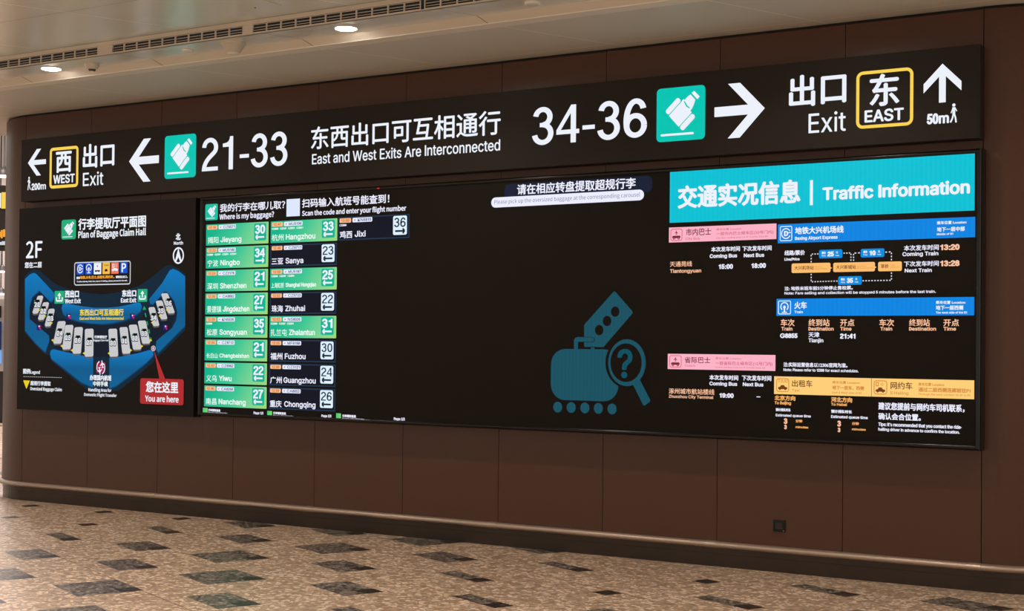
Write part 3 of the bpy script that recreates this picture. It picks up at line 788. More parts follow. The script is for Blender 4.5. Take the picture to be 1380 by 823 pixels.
room([(228, 425), (232, 412), (242, 407), (300, 418), (350, 424), (395, 424), (440, 420), (480, 412), (510, 404), (520, 406), (525, 420), (520, 438), (500, 452), (465, 468), (420, 479), (380, 483), (340, 482), (290, 473), (255, 462), (234, 446)])
room([(186, 596), (188, 582), (198, 577), (240, 587), (300, 600), (345, 606), (345, 718), (300, 698), (240, 650), (190, 612)])
room([(405, 610), (450, 604), (510, 592), (555, 580), (566, 584), (568, 600), (540, 628), (480, 675), (430, 712), (405, 722)])
LG = em((200, 200, 203)); SH = em((96, 88, 88)); BK = em((8, 8, 10)); YT = em((236, 206, 30))
g = gm(); g.pp([(142, 372), (152, 366), (186, 402), (196, 430), (215, 460), (300, 480), (380, 488), (440, 484), (520, 462), (560, 415), (612, 368), (640, 410), (650, 445), (630, 500), (580, 545), (560, 575), (480, 600), (430, 610), (405, 606), (350, 606), (300, 598), (220, 578), (184, 560), (182, 525), (112, 465), (112, 420), (122, 386)], CORR, 2); g.build('plan_corridor', B)
CAR = [(21, 150, 380, 132, 445, 22, 139, 413), (22, 171, 404, 153, 468, 23, 162, 437), (23, 192, 428, 178, 492, 23, 188, 464), (24, 229, 474, 213, 556, 30, 222, 519), (25, 257, 488, 247, 577, 31, 253, 535),
       (26, 292, 496, 285, 593, 31, 289, 545), (27, 331, 502, 330, 604, 32, 332, 553), (30, 418, 502, 422, 604, 32, 419, 555), (31, 458, 496, 468, 593, 30, 461, 547), (32, 493, 487, 508, 578, 31, 500, 537),
       (33, 526, 472, 541, 556, 30, 534, 520), (34, 562, 422, 578, 491, 24, 569, 462), (35, 590, 398, 607, 466, 25, 596, 436), (36, 610, 371, 634, 444, 26, 625, 408)]
for n, xt, yt, xb, yb, wd, lx, ly in CAR:
    g = gm(); h2 = wd/2; c2 = 4
    def cap(dx, dy): return [(xt-h2+c2+dx, yt+dy), (xt+h2-c2+dx, yt-1+dy), (xt+h2+dx, yt+c2+dy), (xb+h2+dx, yb-c2+dy), (xb+h2-c2+dx, yb+dy), (xb-h2+c2+dx, yb+1+dy), (xb-h2+dx, yb-c2+dy), (xt-h2+dx, yt+c2+dy)]
    g.pp(cap(0, 6), SH, 4); g.pp(cap(0, 0), LG, 5)
    g.rect(lx-7, ly-19, lx+9, ly-8, BK, 6); g.rect(lx-11, ly-17, lx-8, ly-11, GREEN, 6)
    g.text(str(n), lx-12.5, lx+12.5, ly-10.5, ly+9.5, BK, .14, 6); g.text(str(n), lx-11, lx+11, ly-9, ly+8, WHITE, .05, 7)
    sx = -1 if n in (24, 25, 26, 27, 30, 34, 35, 36) else 1
    ex = (xb-h2-4) if sx < 0 else (xb+h2+4)
    g.pp([(ex+5*sx*-1, yb-18), (ex+sx*3, yb-12), (ex+sx*-5, yb-6)], YT, 6)
    g.build('carousel_symbol', B)
for x, y, nm in ((203, 362, 'w'), (510, 355, 'e')):
    g = gm(); a = g.P(x, y); bq = g.P(x, y+47); cq = g.P(x+35, y+47); X0, X1, Z0, Z1 = a[0], cq[0], bq[1], a[1]; w_, h_ = X1-X0, Z1-Z0
    g.rrect(X0, Z0, X1, Z1, GREEN, 4, .006); cx = (X0+X1)/2
    g.stroke([(X0+w_*.2, Z0+h_*.5), (X0+w_*.2, Z0+h_*.22), (X1-w_*.2, Z0+h_*.22), (X1-w_*.2, Z0+h_*.5)], w_*.12, WHITE, 5)
    g.stroke([(cx, Z0+h_*.35), (cx, Z0+h_*.75)], w_*.13, WHITE, 5); g.flat([(cx-w_*.2, Z0+h_*.62), (cx+w_*.2, Z0+h_*.62), (cx, Z0+h_*.88)], WHITE, 5)
    g.build('exit_pictogram', B)
g = gm(); g.text('西出口', 241, 293, 362, 386, WHITE, .06, 5); g.text('West Exit', 241, 300, 392, 407, WHITE, .06, 5); g.build('lettering', B)
g = gm(); g.text('东出口', 452, 505, 360, 383, WHITE, .06, 5); g.text('East Exit', 448, 505, 389, 404, WHITE, .06, 5); g.build('lettering', B)
YM = em((238, 214, 66))
g = gm(); g.text('东西出口可互相通行', 296, 458, 431, 453, YM, .05, 5); g.text('East and West Exits Are Interconnected', 296, 458, 459, 468, YM, .06, 5); g.build('lettering', B)
g = gm(); g.text('行李提取厅', 350, 397, 527, 537, WHITE, .05, 5); g.text('Baggage Claim Hall', 346, 402, 541, 547, WHITE, .05, 5); g.build('lettering', B)
RB = em((200, 40, 80)); BB = em((20, 30, 120))
for x, y in ((255, 458), (490, 457), (145, 497), (612, 497)):
    g = gm()
    g.rect(x-8, y-11, x+8, y+10, BB, 5); g.pp([(x+5, y-8), (x-2, y), (x+5, y+8), (x+9, y+4), (x+4, y), (x+9, y-4)], RB, 6); g.ell(x+1, y-5, 2.5, 2.5, WHITE, 7, 8)
    g.build('facility_symbol', B)
g = gm(); PUR = em((170, 24, 84)); a = g.P(358, 625); bq = g.P(390, 665); g.rrect(a[0], bq[1], bq[0], a[1], PUR, 5, .008)
def plane(g, cx, cz, r, ang, mt, lay):
    ca, sa = math.cos(ang), math.sin(ang)
    pts = [(1, 0), (.8, .13), (.3, .16), (-.15, .8), (-.38, .8), (-.15, .16), (-.6, .13), (-.85, .42), (-1, .42), (-.85, 0), (-1, -.42), (-.85, -.42), (-.6, -.13), (-.15, -.16), (-.38, -.8), (-.15, -.8), (.3, -.16), (.8, -.13)]
    g.flat([(cx+r*(x*ca-y*sa), cz+r*(x*sa+y*ca)) for x, y in pts], mt, lay)
mx_, mz_ = (a[0]+bq[0])/2, (a[1]+bq[1])/2
plane(g, mx_+.02, mz_+.035, .042, math.radians(100), WHITE, 6); plane(g, mx_-.015, mz_-.035, .042, math.radians(-80), WHITE, 6)
g.arc(mx_, mz_, .062, .072, .01, 110, 200, WHITE, 6); g.arc(mx_, mz_, .062, .072, .01, -70, 20, WHITE, 6); g.build('transfer_pictogram', B)
g = gm(); g.text('办理国内航班', 333, 413, 673, 691, WHITE, .05, 5); g.text('中转手续', 345, 400, 696, 713, WHITE, .05, 5); g.text('Handling Area for', 328, 413, 721, 732, WHITE, .05, 5); g.text('Domestic Flight Transfer', 312, 432, 739, 749, WHITE, .05, 5); g.build('lettering', B)
g = gm(); g.text('图例', 86, 112, 650, 667, WHITE, .04, 2); g.text('Legend', 114, 148, 656, 667, WHITE, .05, 2)
g.dots([g.P(86, 678), g.P(230, 682)], .006, .03, SOFT, 2)
g.pp([(86, 692), (111, 693), (98, 724)], YT, 2)
g.text('超规行李提取', 113, 188, 695, 710, WHITE, .04, 2); g.text('Oversized Baggage Claim', 112, 229, 717, 728, WHITE, .05, 2); g.build('legend', B)
g = gm(); LIM = em((30, 160, 90)); g.dots([g.P(536, 436), g.P(563, 556)], .014, .075, LIM, 5); g.pp([(528, 432), (542, 431), (534, 417)], LIM, 5); g.build('route_marking', B)
CR = em((176, 44, 46))
g = gm(); g.pp([(570, 580), (592, 692), (614, 692)], CR, 6); a = g.P(520, 684); bq = g.P(521, 778); cq = g.P(680, 735); g.rrect(a[0], bq[1], cq[0], a[1], CR, 6, .025)
g.ell(568, 574, 8, 10, WHITE, 6, 20); g.ell(568, 574, 6.5, 8.2, CR, 7, 20); g.ell(568, 574, 2.2, 5, WHITE, 8, 14)
g.text('您在这里', 541, 661, 698, 735, WHITE, .04, 8); g.text('You are here', 538, 662, 748, 769, WHITE, .045, 8); g.build('callout', B)

# ================================================================== VIDEO WALL
DS = .115
fx0, fx1 = at(268.5, 400, DS)[0], 10.02
fz1, fz0 = at(1320.5, 199.5, DS)[1], at(1320.5, 607.5, DS)[1]
V = empty('information_display', ((fx0+fx1)/2, 0, fz0), 'huge wide black video wall with flight tables and traffic information', 'display screen')
b = MB(); b.box(fx0, fx1, -DS+.02, 0, fz0, fz1, M['sign_side']); b.build('housing', V)
fw = .036
b = MB()
def bez(x0, z0, x1, z1, nx, nz):
    pass
# rounded glossy frame, four mitred bars
def bar(p0, p1, inn):
    n = 7; vs = []; fs = []
    for (x, z) in (p0, p1):
        sx_ = 1 if x == fx0 else -1; sz_ = 1 if z == fz0 else -1
        for k in range(n):
            a = math.pi/2*k/(n-1)      # from outer side to the front
            o = fw*.45*(1-math.cos(a)); y = -DS+.02-.035*math.sin(a)
            vs.append((x+sx_*o, y, z+sz_*o))
        vs.append((x+sx_*fw*.8, -DS-.013, z+sz_*fw*.8)); vs.append((x+sx_*fw, -DS+.001, z+sz_*fw))
    m_ = n+2
    for k in range(m_-1): fs.append((k, k+1, m_+k+1, m_+k))
    b.add(vs, fs, M['bezel'], True)
bar((fx0, fz0), (fx1, fz0), 0); bar((fx1, fz0), (fx1, fz1), 0); bar((fx1, fz1), (fx0, fz1), 0); bar((fx0, fz1), (fx0, fz0), 0)
b.build('screen_frame', V)
b = MB(); b.poly([(fx0+fw-.001, -DS, fz0+fw-.001), (fx1-fw+.001, -DS, fz0+fw-.001), (fx1-fw+.001, -DS, fz1-fw+.001), (fx0+fw-.001, -DS, fz1-fw+.001)], M['screen']); b.build('screen', V)
b = MB(); x, z = at(509.5, 253.6, DS+.018); b.box(x-.012, x+.012, -DS-.018, -DS-.012, z-.005, z+.005, em((214, 40, 44))); b.build('indicator_light', V)

T5 = (5.145, 260, 250); T6 = (5.145, 360, 250)
def gs(tf=(1, 0, 0)): return G(DS, tf)
g = gs(T5); a = g.P(87, 130); bq = g.P(87, 242); cq = g.P(173, 180); luggage_tile(g, a[0], cq[0], bq[1], a[1], em((18, 190, 160)), WHITE, 1, .016); g.build('baggage_pictogram', V)
g = gs(T5); g.text('我的行李在哪儿取？', 188, 640, 132, 184, LEDW, .03); g.text('Where is my baggage?', 185, 563, 201, 235, LEDW, .05, font='source'); g.build('lettering', V)
g = gs(T5); a = g.P(650, 95); bq = g.P(650, 215); cq = g.P(742, 150); g.rrect(a[0], bq[1], cq[0], a[1], em((222, 232, 252)), 1, 0); g.build('blank_tile', V)
g = gs(T6); g.text('扫码输入航班号能查到！', 243, 848, 97, 153, LEDW, .03); g.text('Scan the code and enter your flight number', 243, 965, 177, 209, LEDW, .05, font='source'); g.build('lettering', V)

CHIP = em((250, 190, 140)); CHIPT = em((196, 104, 60)); FCH = em((232, 238, 255)); FCT = em((70, 80, 130)); CARDD = em((14, 18, 32)); CARDE = em((30, 52, 78)); GT = em((0, 178, 148)); GTD = em((222, 240, 255)); INK = em((16, 34, 50)); CW = em((240, 255, 246))
def card(X0, X1, Z0, Z1, green, num, dirn, cn, en, tm, fl_, c0, c1, e0, e1, small=0, codes=0, vo=0):
    w_, h_ = X1-X0, Z1-Z0
    g = gs(); 
    if green: g.rrect(X0, Z0, X1, Z1, M['card_green'], 1, .006)
    else:
        g.rrect(X0, Z0, X1, Z1, CARDD, 1, 0); g.frame(X0, Z0, X1, Z1, .012, CARDE, 2)
    c_ = g.build('flight_card', V)
    def X(u): return X0+u*w_
    def Z(v): return Z1-v*h_
    g = gs(); g.rrect(X(.02), Z(.245), X(.185), Z(.05), CHIP, 2, .01); g.label(tm, X(.045), X(.16), Z(.09), Z(.21), CHIPT, .03, 3, False); g.build('time_chip', c_)
    g = gs(); g.rrect(X(.205), Z(.245), X(.485), Z(.05), FCH, 2, .01); g.label(fl_, X(.28), X(.47), Z(.09), Z(.21), FCT, .03, 3, False)
    g.pp if 0 else None
    plane(g, X(.24), Z(.15), .012, .6, em((210, 60, 90)), 3); g.build('flight_chip', c_)
    tx = CW if green else LEDW
    if codes:
        g = gs(); u = .02
        for k in range(codes): g.label('CZ%d' % (2000+137*k), X(u), X(u+.10), Z(.31), Z(.385), tx, .08, 3, False); u += .125
        g.build('code_line', c_)
    g = gs(); a_, b2 = (.68, .86) if small else (.635, .875)
    g.label(cn, X(c0), X(c1), Z(a_-.02), Z(b2+.03), tx, .012 if green else .03, 3)
    g.label(en, X(e0), X(e1), Z(a_-.01), Z(b2-.015), tx, .05, 3); g.build('city_name', c_)
    g = gs(); g.rrect(X(.775), Z(.855), X(.965), Z(.06), GT if green else GTD, 2, .016)
    col = WHITE if green else INK
    g.label(num, X(.79), X(.948), Z(.14), Z(.53), col, .045 if green else .0, 3, False)
    arr(g, X(.805), X(.935), Z(.815), Z(.575), col, 3, dirn); g.build('gate_tile', c_)
def arr(g, X0, X1, Z0, Z1, mt, lay, dirn):
    h_ = Z1-Z0; cz = (Z0+Z1)/2
    if dirn == 'L': T = X0; E_ = X1; s = 1
    else: T = X1; E_ = X0; s = -1
    g.stroke([(T+s*.01, cz), (E_, cz)], h_*.32, mt, lay)
    g.stroke([(T+s*h_*.42, Z1-.004), (T, cz), (T+s*h_*.42, Z0+.004)], h_*.32, mt, lay)
gx = gs()
C1X0, C1X1 = gx.P(276.6, 420)[0], gx.P(360.7, 420)[0]; C2X0, C2X1 = gx.P(363.6, 420)[0], gx.P(453.4, 420)[0]
ZT = gx.P(276.6, 302.7)[1]; ZB = gx.P(276.6, 547.3)[1]; pitch = (ZT-ZB+.018)/8
ROW1 = [('30', 'L', '揭阳', 'Jieyang', '12:16', 'CZ6571', .03, .205, .24, .575, 0, 0), ('34', 'R', '宁波', 'Ningbo', '12:23', 'MU5180', .03, .205, .24, .555, 0, 4), ('21', 'L', '深圳', 'Shenzhen', '12:24', 'CZ3176', .03, .205, .24, .665, 0, 0),
        ('27', 'L', '景德镇', 'Jingdezhen', '12:26', 'CA8662', .03, .265, .29, .715, 0, 0), ('35', 'R', '松原', 'Songyuan', '12:29', 'KN5526', .03, .205, .24, .68, 0, 1), ('21', 'L', '长白山', 'Changbaishan', '12:34', 'CZ8712', .03, .215, .245, .72, 1, 0),
        ('22', 'L', '义乌', 'Yiwu', '12:42', 'CZ8962', .03, .205, .24, .445, 0, 0), ('27', 'L', '南昌', 'Nanchang', '12:46', 'CA8268', .03, .205, .24, .675, 0, 0)]
ROW2 = [(1, '33', 'L', '杭州', 'Hangzhou', '12:47', 'MU5194', .02, .2, .235, .68, 0, 4), (0, '23', 'L', '三亚', 'Sanya', '12:48', 'CZ6711', .02, .2, .235, .505, 0, 0), (1, '25', 'L', '上海虹桥', 'Shanghai Hongqiao', '12:50', 'MU5167', .02, .215, .24, .7, 1, 3),
        (0, '22', 'L', '珠海', 'Zhuhai', '12:52', 'CZ5733', .03, .205, .24, .54, 0, 0), (1, '31', 'L', '扎兰屯', 'Zhalantun', '12:53', 'NS8026', .02, .27, .3, .69, 0, 3), (0, '30', 'L', '福州', 'Fuzhou', '12:55', 'MF8188', .02, .205, .24, .555, 0, 0),
        (0, '24', 'L', '广州', 'Guangzhou', '12:56', 'CZ3121', .02, .2, .225, .71, 0, 0), (0, '26', 'L', '重庆', 'Chongqing', '12:59', 'CA8652', .02, .2, .24, .71, 0, 0)]
for i, r in enumerate(ROW1):
    z1 = ZT-i*pitch; card(C1X0, C1X1, z1-pitch+.018, z1, 1, *r)
for i, r in enumerate(ROW2):
    z1 = ZT-i*pitch; card(C2X0, C2X1, z1-pitch+.018, z1, *r)
a = gx.P(456, 292.8); bq = gx.P(456, 324.2); cq = gx.P(552, 306)
card(a[0], cq[0], bq[1], a[1], 0, '36', 'R', '鸡西', 'Jixi', '13:00', 'KN5810', .025, .205, .24, .395, 0, 1)

FOOT = gradmat('green_footer_picture', [(0, (60, 205, 120)), (1, (130, 205, 110))], 0, 0, 1)
for (sx_, y0, y1, tx0, tx1, ta, ta2, tb1, px0, px1, pa, pb, pg) in ((217, 78, 110, 247, 313, 85, 97, 352, 495, 548, 99, 112, 'Page 1/3'), (569, 95, 130, 602, 672, 101, 113, 713, 866, 920, 115, 128, 'Page 2/3'), (946, 108, 145, 980, 1055, 116, 129, 1100, 1262, 1322, 131, 145, 'Page 3/3')):
    g = gs((4.059, 220, 530)); g.row(sx_, sx_+26, y0, y1, FOOT, 1)
    g.text('行李提取信息', tx0, tx1, ta, ta2, LEDW, .07); g.text('Baggage claim information', tx0, tb1, ta2+4, ta2+11, LEDW, .07); g.text(pg, px0, px1, pa, pb, LEDW, .06)
    g.build('page_footer', V)

# banner in the middle
g = gs((5.308, 640, 220)); a = g.P(212, 150); bq = g.P(212, 262); cq = g.P(1270, 160); g.rrect(a[0], bq[1], cq[0], a[1], em((22, 30, 52)), 1, .05); bn = g.build('banner', V)
g = gs((5.308, 640, 220)); g.text('请在相应转盘提取超规行李', 303, 1152, 156, 224, LEDW, .03, 3); g.build('lettering', bn)
g = gs((5.308, 640, 220)); a = g.P(118, 246); bq = g.P(118, 318); cq = g.P(1210, 230); g.rrect(a[0], bq[1], cq[0], a[1], em((236, 238, 255)), 2, (a[1]-bq[1])*.49)
g.text('Please pick up the oversized baggage at the corresponding carousel', 140, 1182, 264, 291, em((110, 112, 150)), 0, 3, font='source'); g.build('banner_pill', bn)

# large dim luggage picture
TL = (3.577, 700, 370); LT = M['led_teal']; SB = M['screen']
g = gs(TL)
g.pp([(457, 79), (466, 86), (546, 178), (545, 187), (405, 349), (316, 348), (312, 343), (312, 242)], LT, 1)
for x, y in ((462, 178), (423, 223), (385, 267)): g.ell(x, y, 20.5, 25, SB, 2)
g.build('luggage_tag_picture', V)
g = gs(TL)
a = g.P(153, 357); bq = g.P(477, 606); g.rrect(a[0], g.P(153, 602)[1], bq[0], a[1], LT, 1, .13)
g.pp([(262, 358), (262, 314), (268, 302), (280, 298), (352, 300), (361, 305), (365, 313), (360, 323), (352, 326), (286, 325), (285, 358)], SB, 3)
g.pp([(264, 358), (264, 315), (270, 304), (282, 300), (350, 302), (358, 306), (362, 313), (358, 321), (350, 324), (284, 323), (283, 358)], LT, 4)
g.row(340, 368, 347, 352, SB, 3); g.row(345, 363, 350, 358, LT, 4)
for x, y in ((185, 638), (250, 640), (316, 642), (381, 644), (447, 647)): g.ell(x, y, 22, 26, LT, 2)
g.build('suitcase_picture', V)
g = gs(TL)
g.ell(517, 424, 103, 122, SB, 5, 48); g.ell(519, 424, 91, 113, LT, 6, 48); g.ell(515, 424, 76, 93, SB, 7, 48)
g.pp([(549, 530), (581, 504), (632, 603), (630, 612), (606, 631), (598, 629)], LT, 6)
g.text('?', 474, 547, 363, 493, LT, .04, 8); g.build('magnifier_picture', V)

# ---- traffic information
A3 = (3.92, 880, 190); A4 = (3.92, 1030, 190); A5 = (3.74, 1030, 390); A6 = (3.74, 880, 400)
def rect_lr(g, x0, yt, yb, x1, mt, lay=1, r=0): g.row(x0, x1, yt, yb, mt, lay, r)
hx0_, hz1 = at(903, 231.6, DS); _, hz0 = at(903, 300.2, DS); hx1_, _ = at(1313.6, 245, DS)
g = gs(); g.rrect(hx0_, hz0, hx1_, hz1, M['led_cyan'], 1); hd = g.build('title_bar', V)
g = gs(A3); g.text('交通实况信息', 132, 780, 247, 354, WHITE, .045, 3); g.build('lettering', hd)
g = gs(A3); g.row(830, 845, 207, 339, WHITE, 3); g.build('divider', hd)
g = gs(A4); g.text('Traffic Information', 308, 1087, 249, 310, WHITE, .07, 3); g.build('lettering', hd)

PINK = em((252, 178, 198)); PT = em((120, 40, 50)); PT2 = em((216, 110, 130)); BRN = em((110, 62, 28)); BRN2 = em((214, 140, 70)); YB = em((255, 206, 120))
def bus_icon(g, X0, X1, Z0, Z1, col, edge, top):
    w_, h_ = X1-X0, Z1-Z0; cx = (X0+X1)/2
    g.frame(X0, Z0, X1, Z1, .006, edge, 2, .02)
    T = lambda u, v: (X0+u*w_, Z0+v*h_)
    a, b2 = T(.15, .22), T(.85, .42)
    if top == 'plane':
        g.rrect(a[0], a[1], b2[0], b2[1], col, 3, .01)
        for u in (.3, .7): p = T(u, .2); g.disc(p[0], p[1], w_*.09, w_*.09, col, 4, 14); g.disc(p[0], p[1], w_*.05, w_*.05, edge, 5, 12)
        p = T(.5, .68); plane(g, p[0], p[1], w_*.17, math.pi/2, col, 3)
    else:
        g.flat([T(*p) for p in ((.15, .2), (.85, .2), (.85, .34), (.68, .38), (.6, .5), (.38, .5), (.3, .38), (.15, .34))], col, 3)
        for u in (.3, .7): p = T(u, .2); g.disc(p[0], p[1], w_*.07, w_*.07, col, 4, 14)
def quadXZ(g, x0, x1, yt, yb): a = g.P(x0, yt); b2 = g.P(x0, yb); c2 = g.P(x1, yt); return a[0], c2[0], b2[1], a[1]
# city bus bar
g = gs(A3); g.row(85, 652, 457, 536, PINK, 1); p1 = g.build('heading_bar', V)
g = gs(A3); bus_icon(g, *quadXZ(g, 93, 156, 464, 528), PT, PT2, 'plane'); g.build('pictogram', p1)
g = gs(A3); g.text('市内巴士', 175, 308, 466, 500, PT, .02, 3); g.text('City Bus', 173, 248, 510, 522, PT2, .03, 3)
g.text('乘车位置 Location', 335, 468, 462, 473, PT2, .02, 3); g.text('一层市内巴士候车区(20号门内)', 335, 637, 482, 499, PT2, .03, 3); g.text('City Bus waiting area on 1F (inside Gate 20)', 335, 607, 508, 516, PT2, .02, 3); g.build('lettering', p1)
g = gs(A3); g.text('本次发车时间', 308, 460, 561, 585, LEDW, .04); g.text('下次发车时间', 472, 627, 557, 581, LEDW, .04); g.text('Coming Bus', 300, 445, 599, 617, LEDW, .07); g.text('Next Bus', 480, 588, 595, 613, LEDW, .07)
g.text('15:00', 347, 423, 652, 675, LEDW, .07); g.text('18:00', 520, 597, 647, 670, LEDW, .07)
g.text('天通苑线', 90, 207, 638, 664, PEACH, .02); g.text('Tiantongyuan', 90, 255, 678, 696, PEACH, .05); g.build('bus_times', V)
# coach bar
g = gs(A6); g.row(75, 617, 286, 363, PINK, 1); p2 = g.build('heading_bar', V)
g = gs(A6); bus_icon(g, *quadXZ(g, 83, 145, 293, 355), PT, PT2, 'plane'); g.build('pictogram', p2)
g = gs(A6); g.text('省际巴士', 160, 290, 303, 332, PT, .02, 3); g.text('Coach', 160, 213, 340, 350, PT2, .03, 3); g.text('乘车位置 Location', 315, 447, 304, 314, PT2, .02, 3)
g.text('一层省际巴士候车区(15号门内)', 315, 603, 325, 342, PT2, .03, 3); g.text('Coach waiting area on 1F (inside Gate 15)', 315, 565, 350, 357, PT2, .02, 3); g.build('lettering', p2)
g = gs(A6); g.text('本次发车时间', 285, 430, 394, 417, LEDW, .04); g.text('下次发车时间', 448, 597, 396, 420, LEDW, .04); g.text('Coming Bus', 285, 425, 427, 444, LEDW, .07); g.text('Next Bus', 453, 557, 431, 448, LEDW, .07)
g.text('涿州城市航站楼线', 80, 310, 461, 487, PEACH, .02); g.text('Zhuozhou City Terminal', 80, 305, 493, 507, PEACH, .04); g.text('19:00', 335, 407, 485, 506, LEDW, .07); g.row(522, 542, 501, 505, LEDW, 2); g.build('bus_times', V)
# airport express bar
g = gs(A4); g.row(72, 1114, 440, 540, M['led_blue'], 1); p3 = g.build('heading_bar', V)
g = gs(A4); X0, X1, Z0, Z1 = quadXZ(g, 83, 148, 450, 529); g.frame(X0, Z0, X1, Z1, .006, WHITE, 2, .012); cx, cz = (X0+X1)/2, (Z0+Z1)/2; w_ = X1-X0
g.arc(cx, cz, w_*.40, w_*.42, w_*.08, 30, 335, WHITE, 3); g.stroke([(cx+w_*.12, cz+w_*.06), (cx+w_*.40, cz+w_*.06)], w_*.07, WHITE, 3); g.label('D', cx-w_*.16, cx+w_*.18, cz+w_*.18, cz-w_*.18, WHITE, .07, 3); g.build('pictogram', p3)
g = gs(A4); g.text('地铁大兴机场线', 163, 420, 458, 492, WHITE, .04, 3); g.text('Daxing Airport Express', 163, 388, 506, 522, WHITE, .06, 3)
g.text('乘车位置 Location:', 912, 1070, 425, 441, WHITE, .04, 3); g.text('地下一层中部', 912, 1060, 457, 479, WHITE, .04, 3); g.text('Middle of B1', 912, 998, 487, 497, WHITE, .05, 3); g.build('lettering', p3)
g = gs(A4); g.text('线路/票价', 107, 215, 580, 604, LEDW, .04); g.text('Line/Price', 107, 187, 618, 631, LEDW, .07)
W2 = em((216, 216, 226))
P = g.P
for line in ([(290, 596), (248, 597), (248, 645)], [(415, 592), (458, 591), (458, 636)], [(510, 590), (472, 592), (472, 636)], [(635, 587), (672, 585), (672, 634)], [(248, 697), (248, 743), (391, 739)], [(515, 738), (672, 735), (672, 690)]):
    g.dots([P(*q) for q in line], .008, .02, W2, 2)
FB = em((0, 140, 222)); OC = em((255, 190, 110))
for x0, x1, yt, yb, n in ((290, 413, 575, 620, '25'), (510, 635, 570, 615, '10'), (391, 515, 715, 760, '35')):
    g.row(x0, x1, yt, yb, FB, 3, .012); c_ = (x0+x1)/2
    g.text(n, c_-17, c_+17, yt+10, yb-12, WHITE, .08, 4); g.text('票价', x0+14, x0+36, yt+10, yt+22, WHITE, .05, 4); g.text('Price', x0+14, x0+36, yt+28, yt+34, WHITE, .05, 4)
    g.text('元', x1-34, x1-23, yt+8, yt+19, WHITE, .05, 4); g.text('Yuan', x1-38, x1-17, yt+26, yt+32, WHITE, .05, 4)
for x0, x1, yt, yb, cn, e0, e1, en, en2 in ((145, 350, 647, 697, '大兴机场站', 268, 335, 'Daxing', 'Airport Station'), (365, 585, 643, 692, '大兴新城站', 490, 575, 'Daxing Xincheng', 'Station'), (602, 727, 638, 688, '草桥', 665, 712, 'Caoqiao', 'Station')):
    g.row(x0, x1, yt, yb, OC, 3, .012)
    if x1 < 700: g.pp([(x1-2, yt+17), (x1+9, yt+23), (x1-2, yt+30)], OC, 3)
    c1 = {'大兴机场站': 262, '大兴新城站': 485, '草桥': 657}[cn]
    g.text(cn, x0+15, c1, yt+14, yt+34, BRN, .02, 4); g.text(en, e0, e0+(e1-e0)*.55, yt+15, yt+20, BRN2, .03, 4, False); g.text(en2, e0, e1, yt+25, yt+31, BRN2, .03, 4, False)
g.build('fare_diagram', V)
g = gs(A4); g.text('本次发车时间', 738, 922, 553, 580, LEDW, .03); g.text('13:20', 929, 1032, 548, 575, PEACH, .08); g.text('Coming Train', 730, 920, 588, 607, LEDW, .06)
g.text('下次发车时间', 738, 922, 637, 663, LEDW, .03); g.text('13:28', 929, 1032, 633, 660, PEACH, .08); g.text('Next Train', 742, 885, 675, 693, LEDW, .06); g.build('train_times', V)
g = gs(A4); g.text('注: 地铁末班车前5分钟停止售检票。', 107, 468, 770, 789, LEDW, .04); g.text('Note: Fare selling and collection will be stopped 5 minutes before the last train.', 107, 907, 797, 810, LEDW, .05); g.build('lettering', V)
# train bar
g = gs(A5); g.row(62, 1058, 47, 133, M['led_blue'], 1); p4 = g.build('heading_bar', V)
g = gs(A5); X0, X1, Z0, Z1 = quadXZ(g, 70, 135, 56, 125); g.frame(X0, Z0, X1, Z1, .006, WHITE, 2, .012); cx, cz = (X0+X1)/2, (Z0+Z1)/2; w_ = X1-X0
g.arc(cx, cz+w_*.06, w_*.32, w_*.34, w_*.08, -50, 230, WHITE, 3); g.disc(cx, cz+w_*.02, w_*.10, w_*.12, WHITE, 3); g.stroke([(cx, cz), (cx, cz-w_*.34)], w_*.11, WHITE, 3); g.stroke([(cx-w_*.2, cz-w_*.36), (cx+w_*.2, cz-w_*.36)], w_*.07, WHITE, 3); g.build('pictogram', p4)
g = gs(A5); g.text('火车', 152, 215, 64, 97, WHITE, .04, 3); g.text('Train', 152, 195, 107, 119, WHITE, .05, 3); g.text('乘车位置 Location:', 865, 1015, 58, 73, WHITE, .04, 3); g.text('地下一层西侧', 865, 1003, 82, 103, WHITE, .04, 3); g.text('The west side of the B1', 865, 1022, 111, 121, WHITE, .05, 3); g.build('lettering', p4)
g = gs(A5)
for dx, dy, lst in ((0, 0, ((83, 153, '车次', 86, 142, 'Train'), (223, 330, '终到站', 223, 350, 'Destination'), (383, 455, '开点', 383, 440, 'Time'))), (0, 0, ((580, 655, '车次', 585, 645, 'Train'), (730, 835, '终到站', 730, 866, 'Destination'), (903, 982, '开点', 903, 967, 'Time')))):
    for a0, a1, c_, b0, b1, e_ in lst: g.text(c_, a0, a1, 151, 184, PEACH, .025); g.text(e_, b0, b1, 189, 206, PEACH, .05)
g.text('G8855', 80, 168, 222, 243, LEDW, .07); g.text('天津', 223, 278, 216, 240, LEDW, .03); g.text('Tianjin', 223, 298, 247, 265, LEDW, .05); g.text('21:41', 382, 460, 223, 246, LEDW, .07); g.build('train_table', V)
g = gs(A5); g.text('注:实际运营信息以12306官网为准。', 97, 420, 368, 388, LEDW, .04); g.text('Note: Please refer to 12306 for exact schedules.', 97, 475, 397, 410, LEDW, .05); g.build('lettering', V)
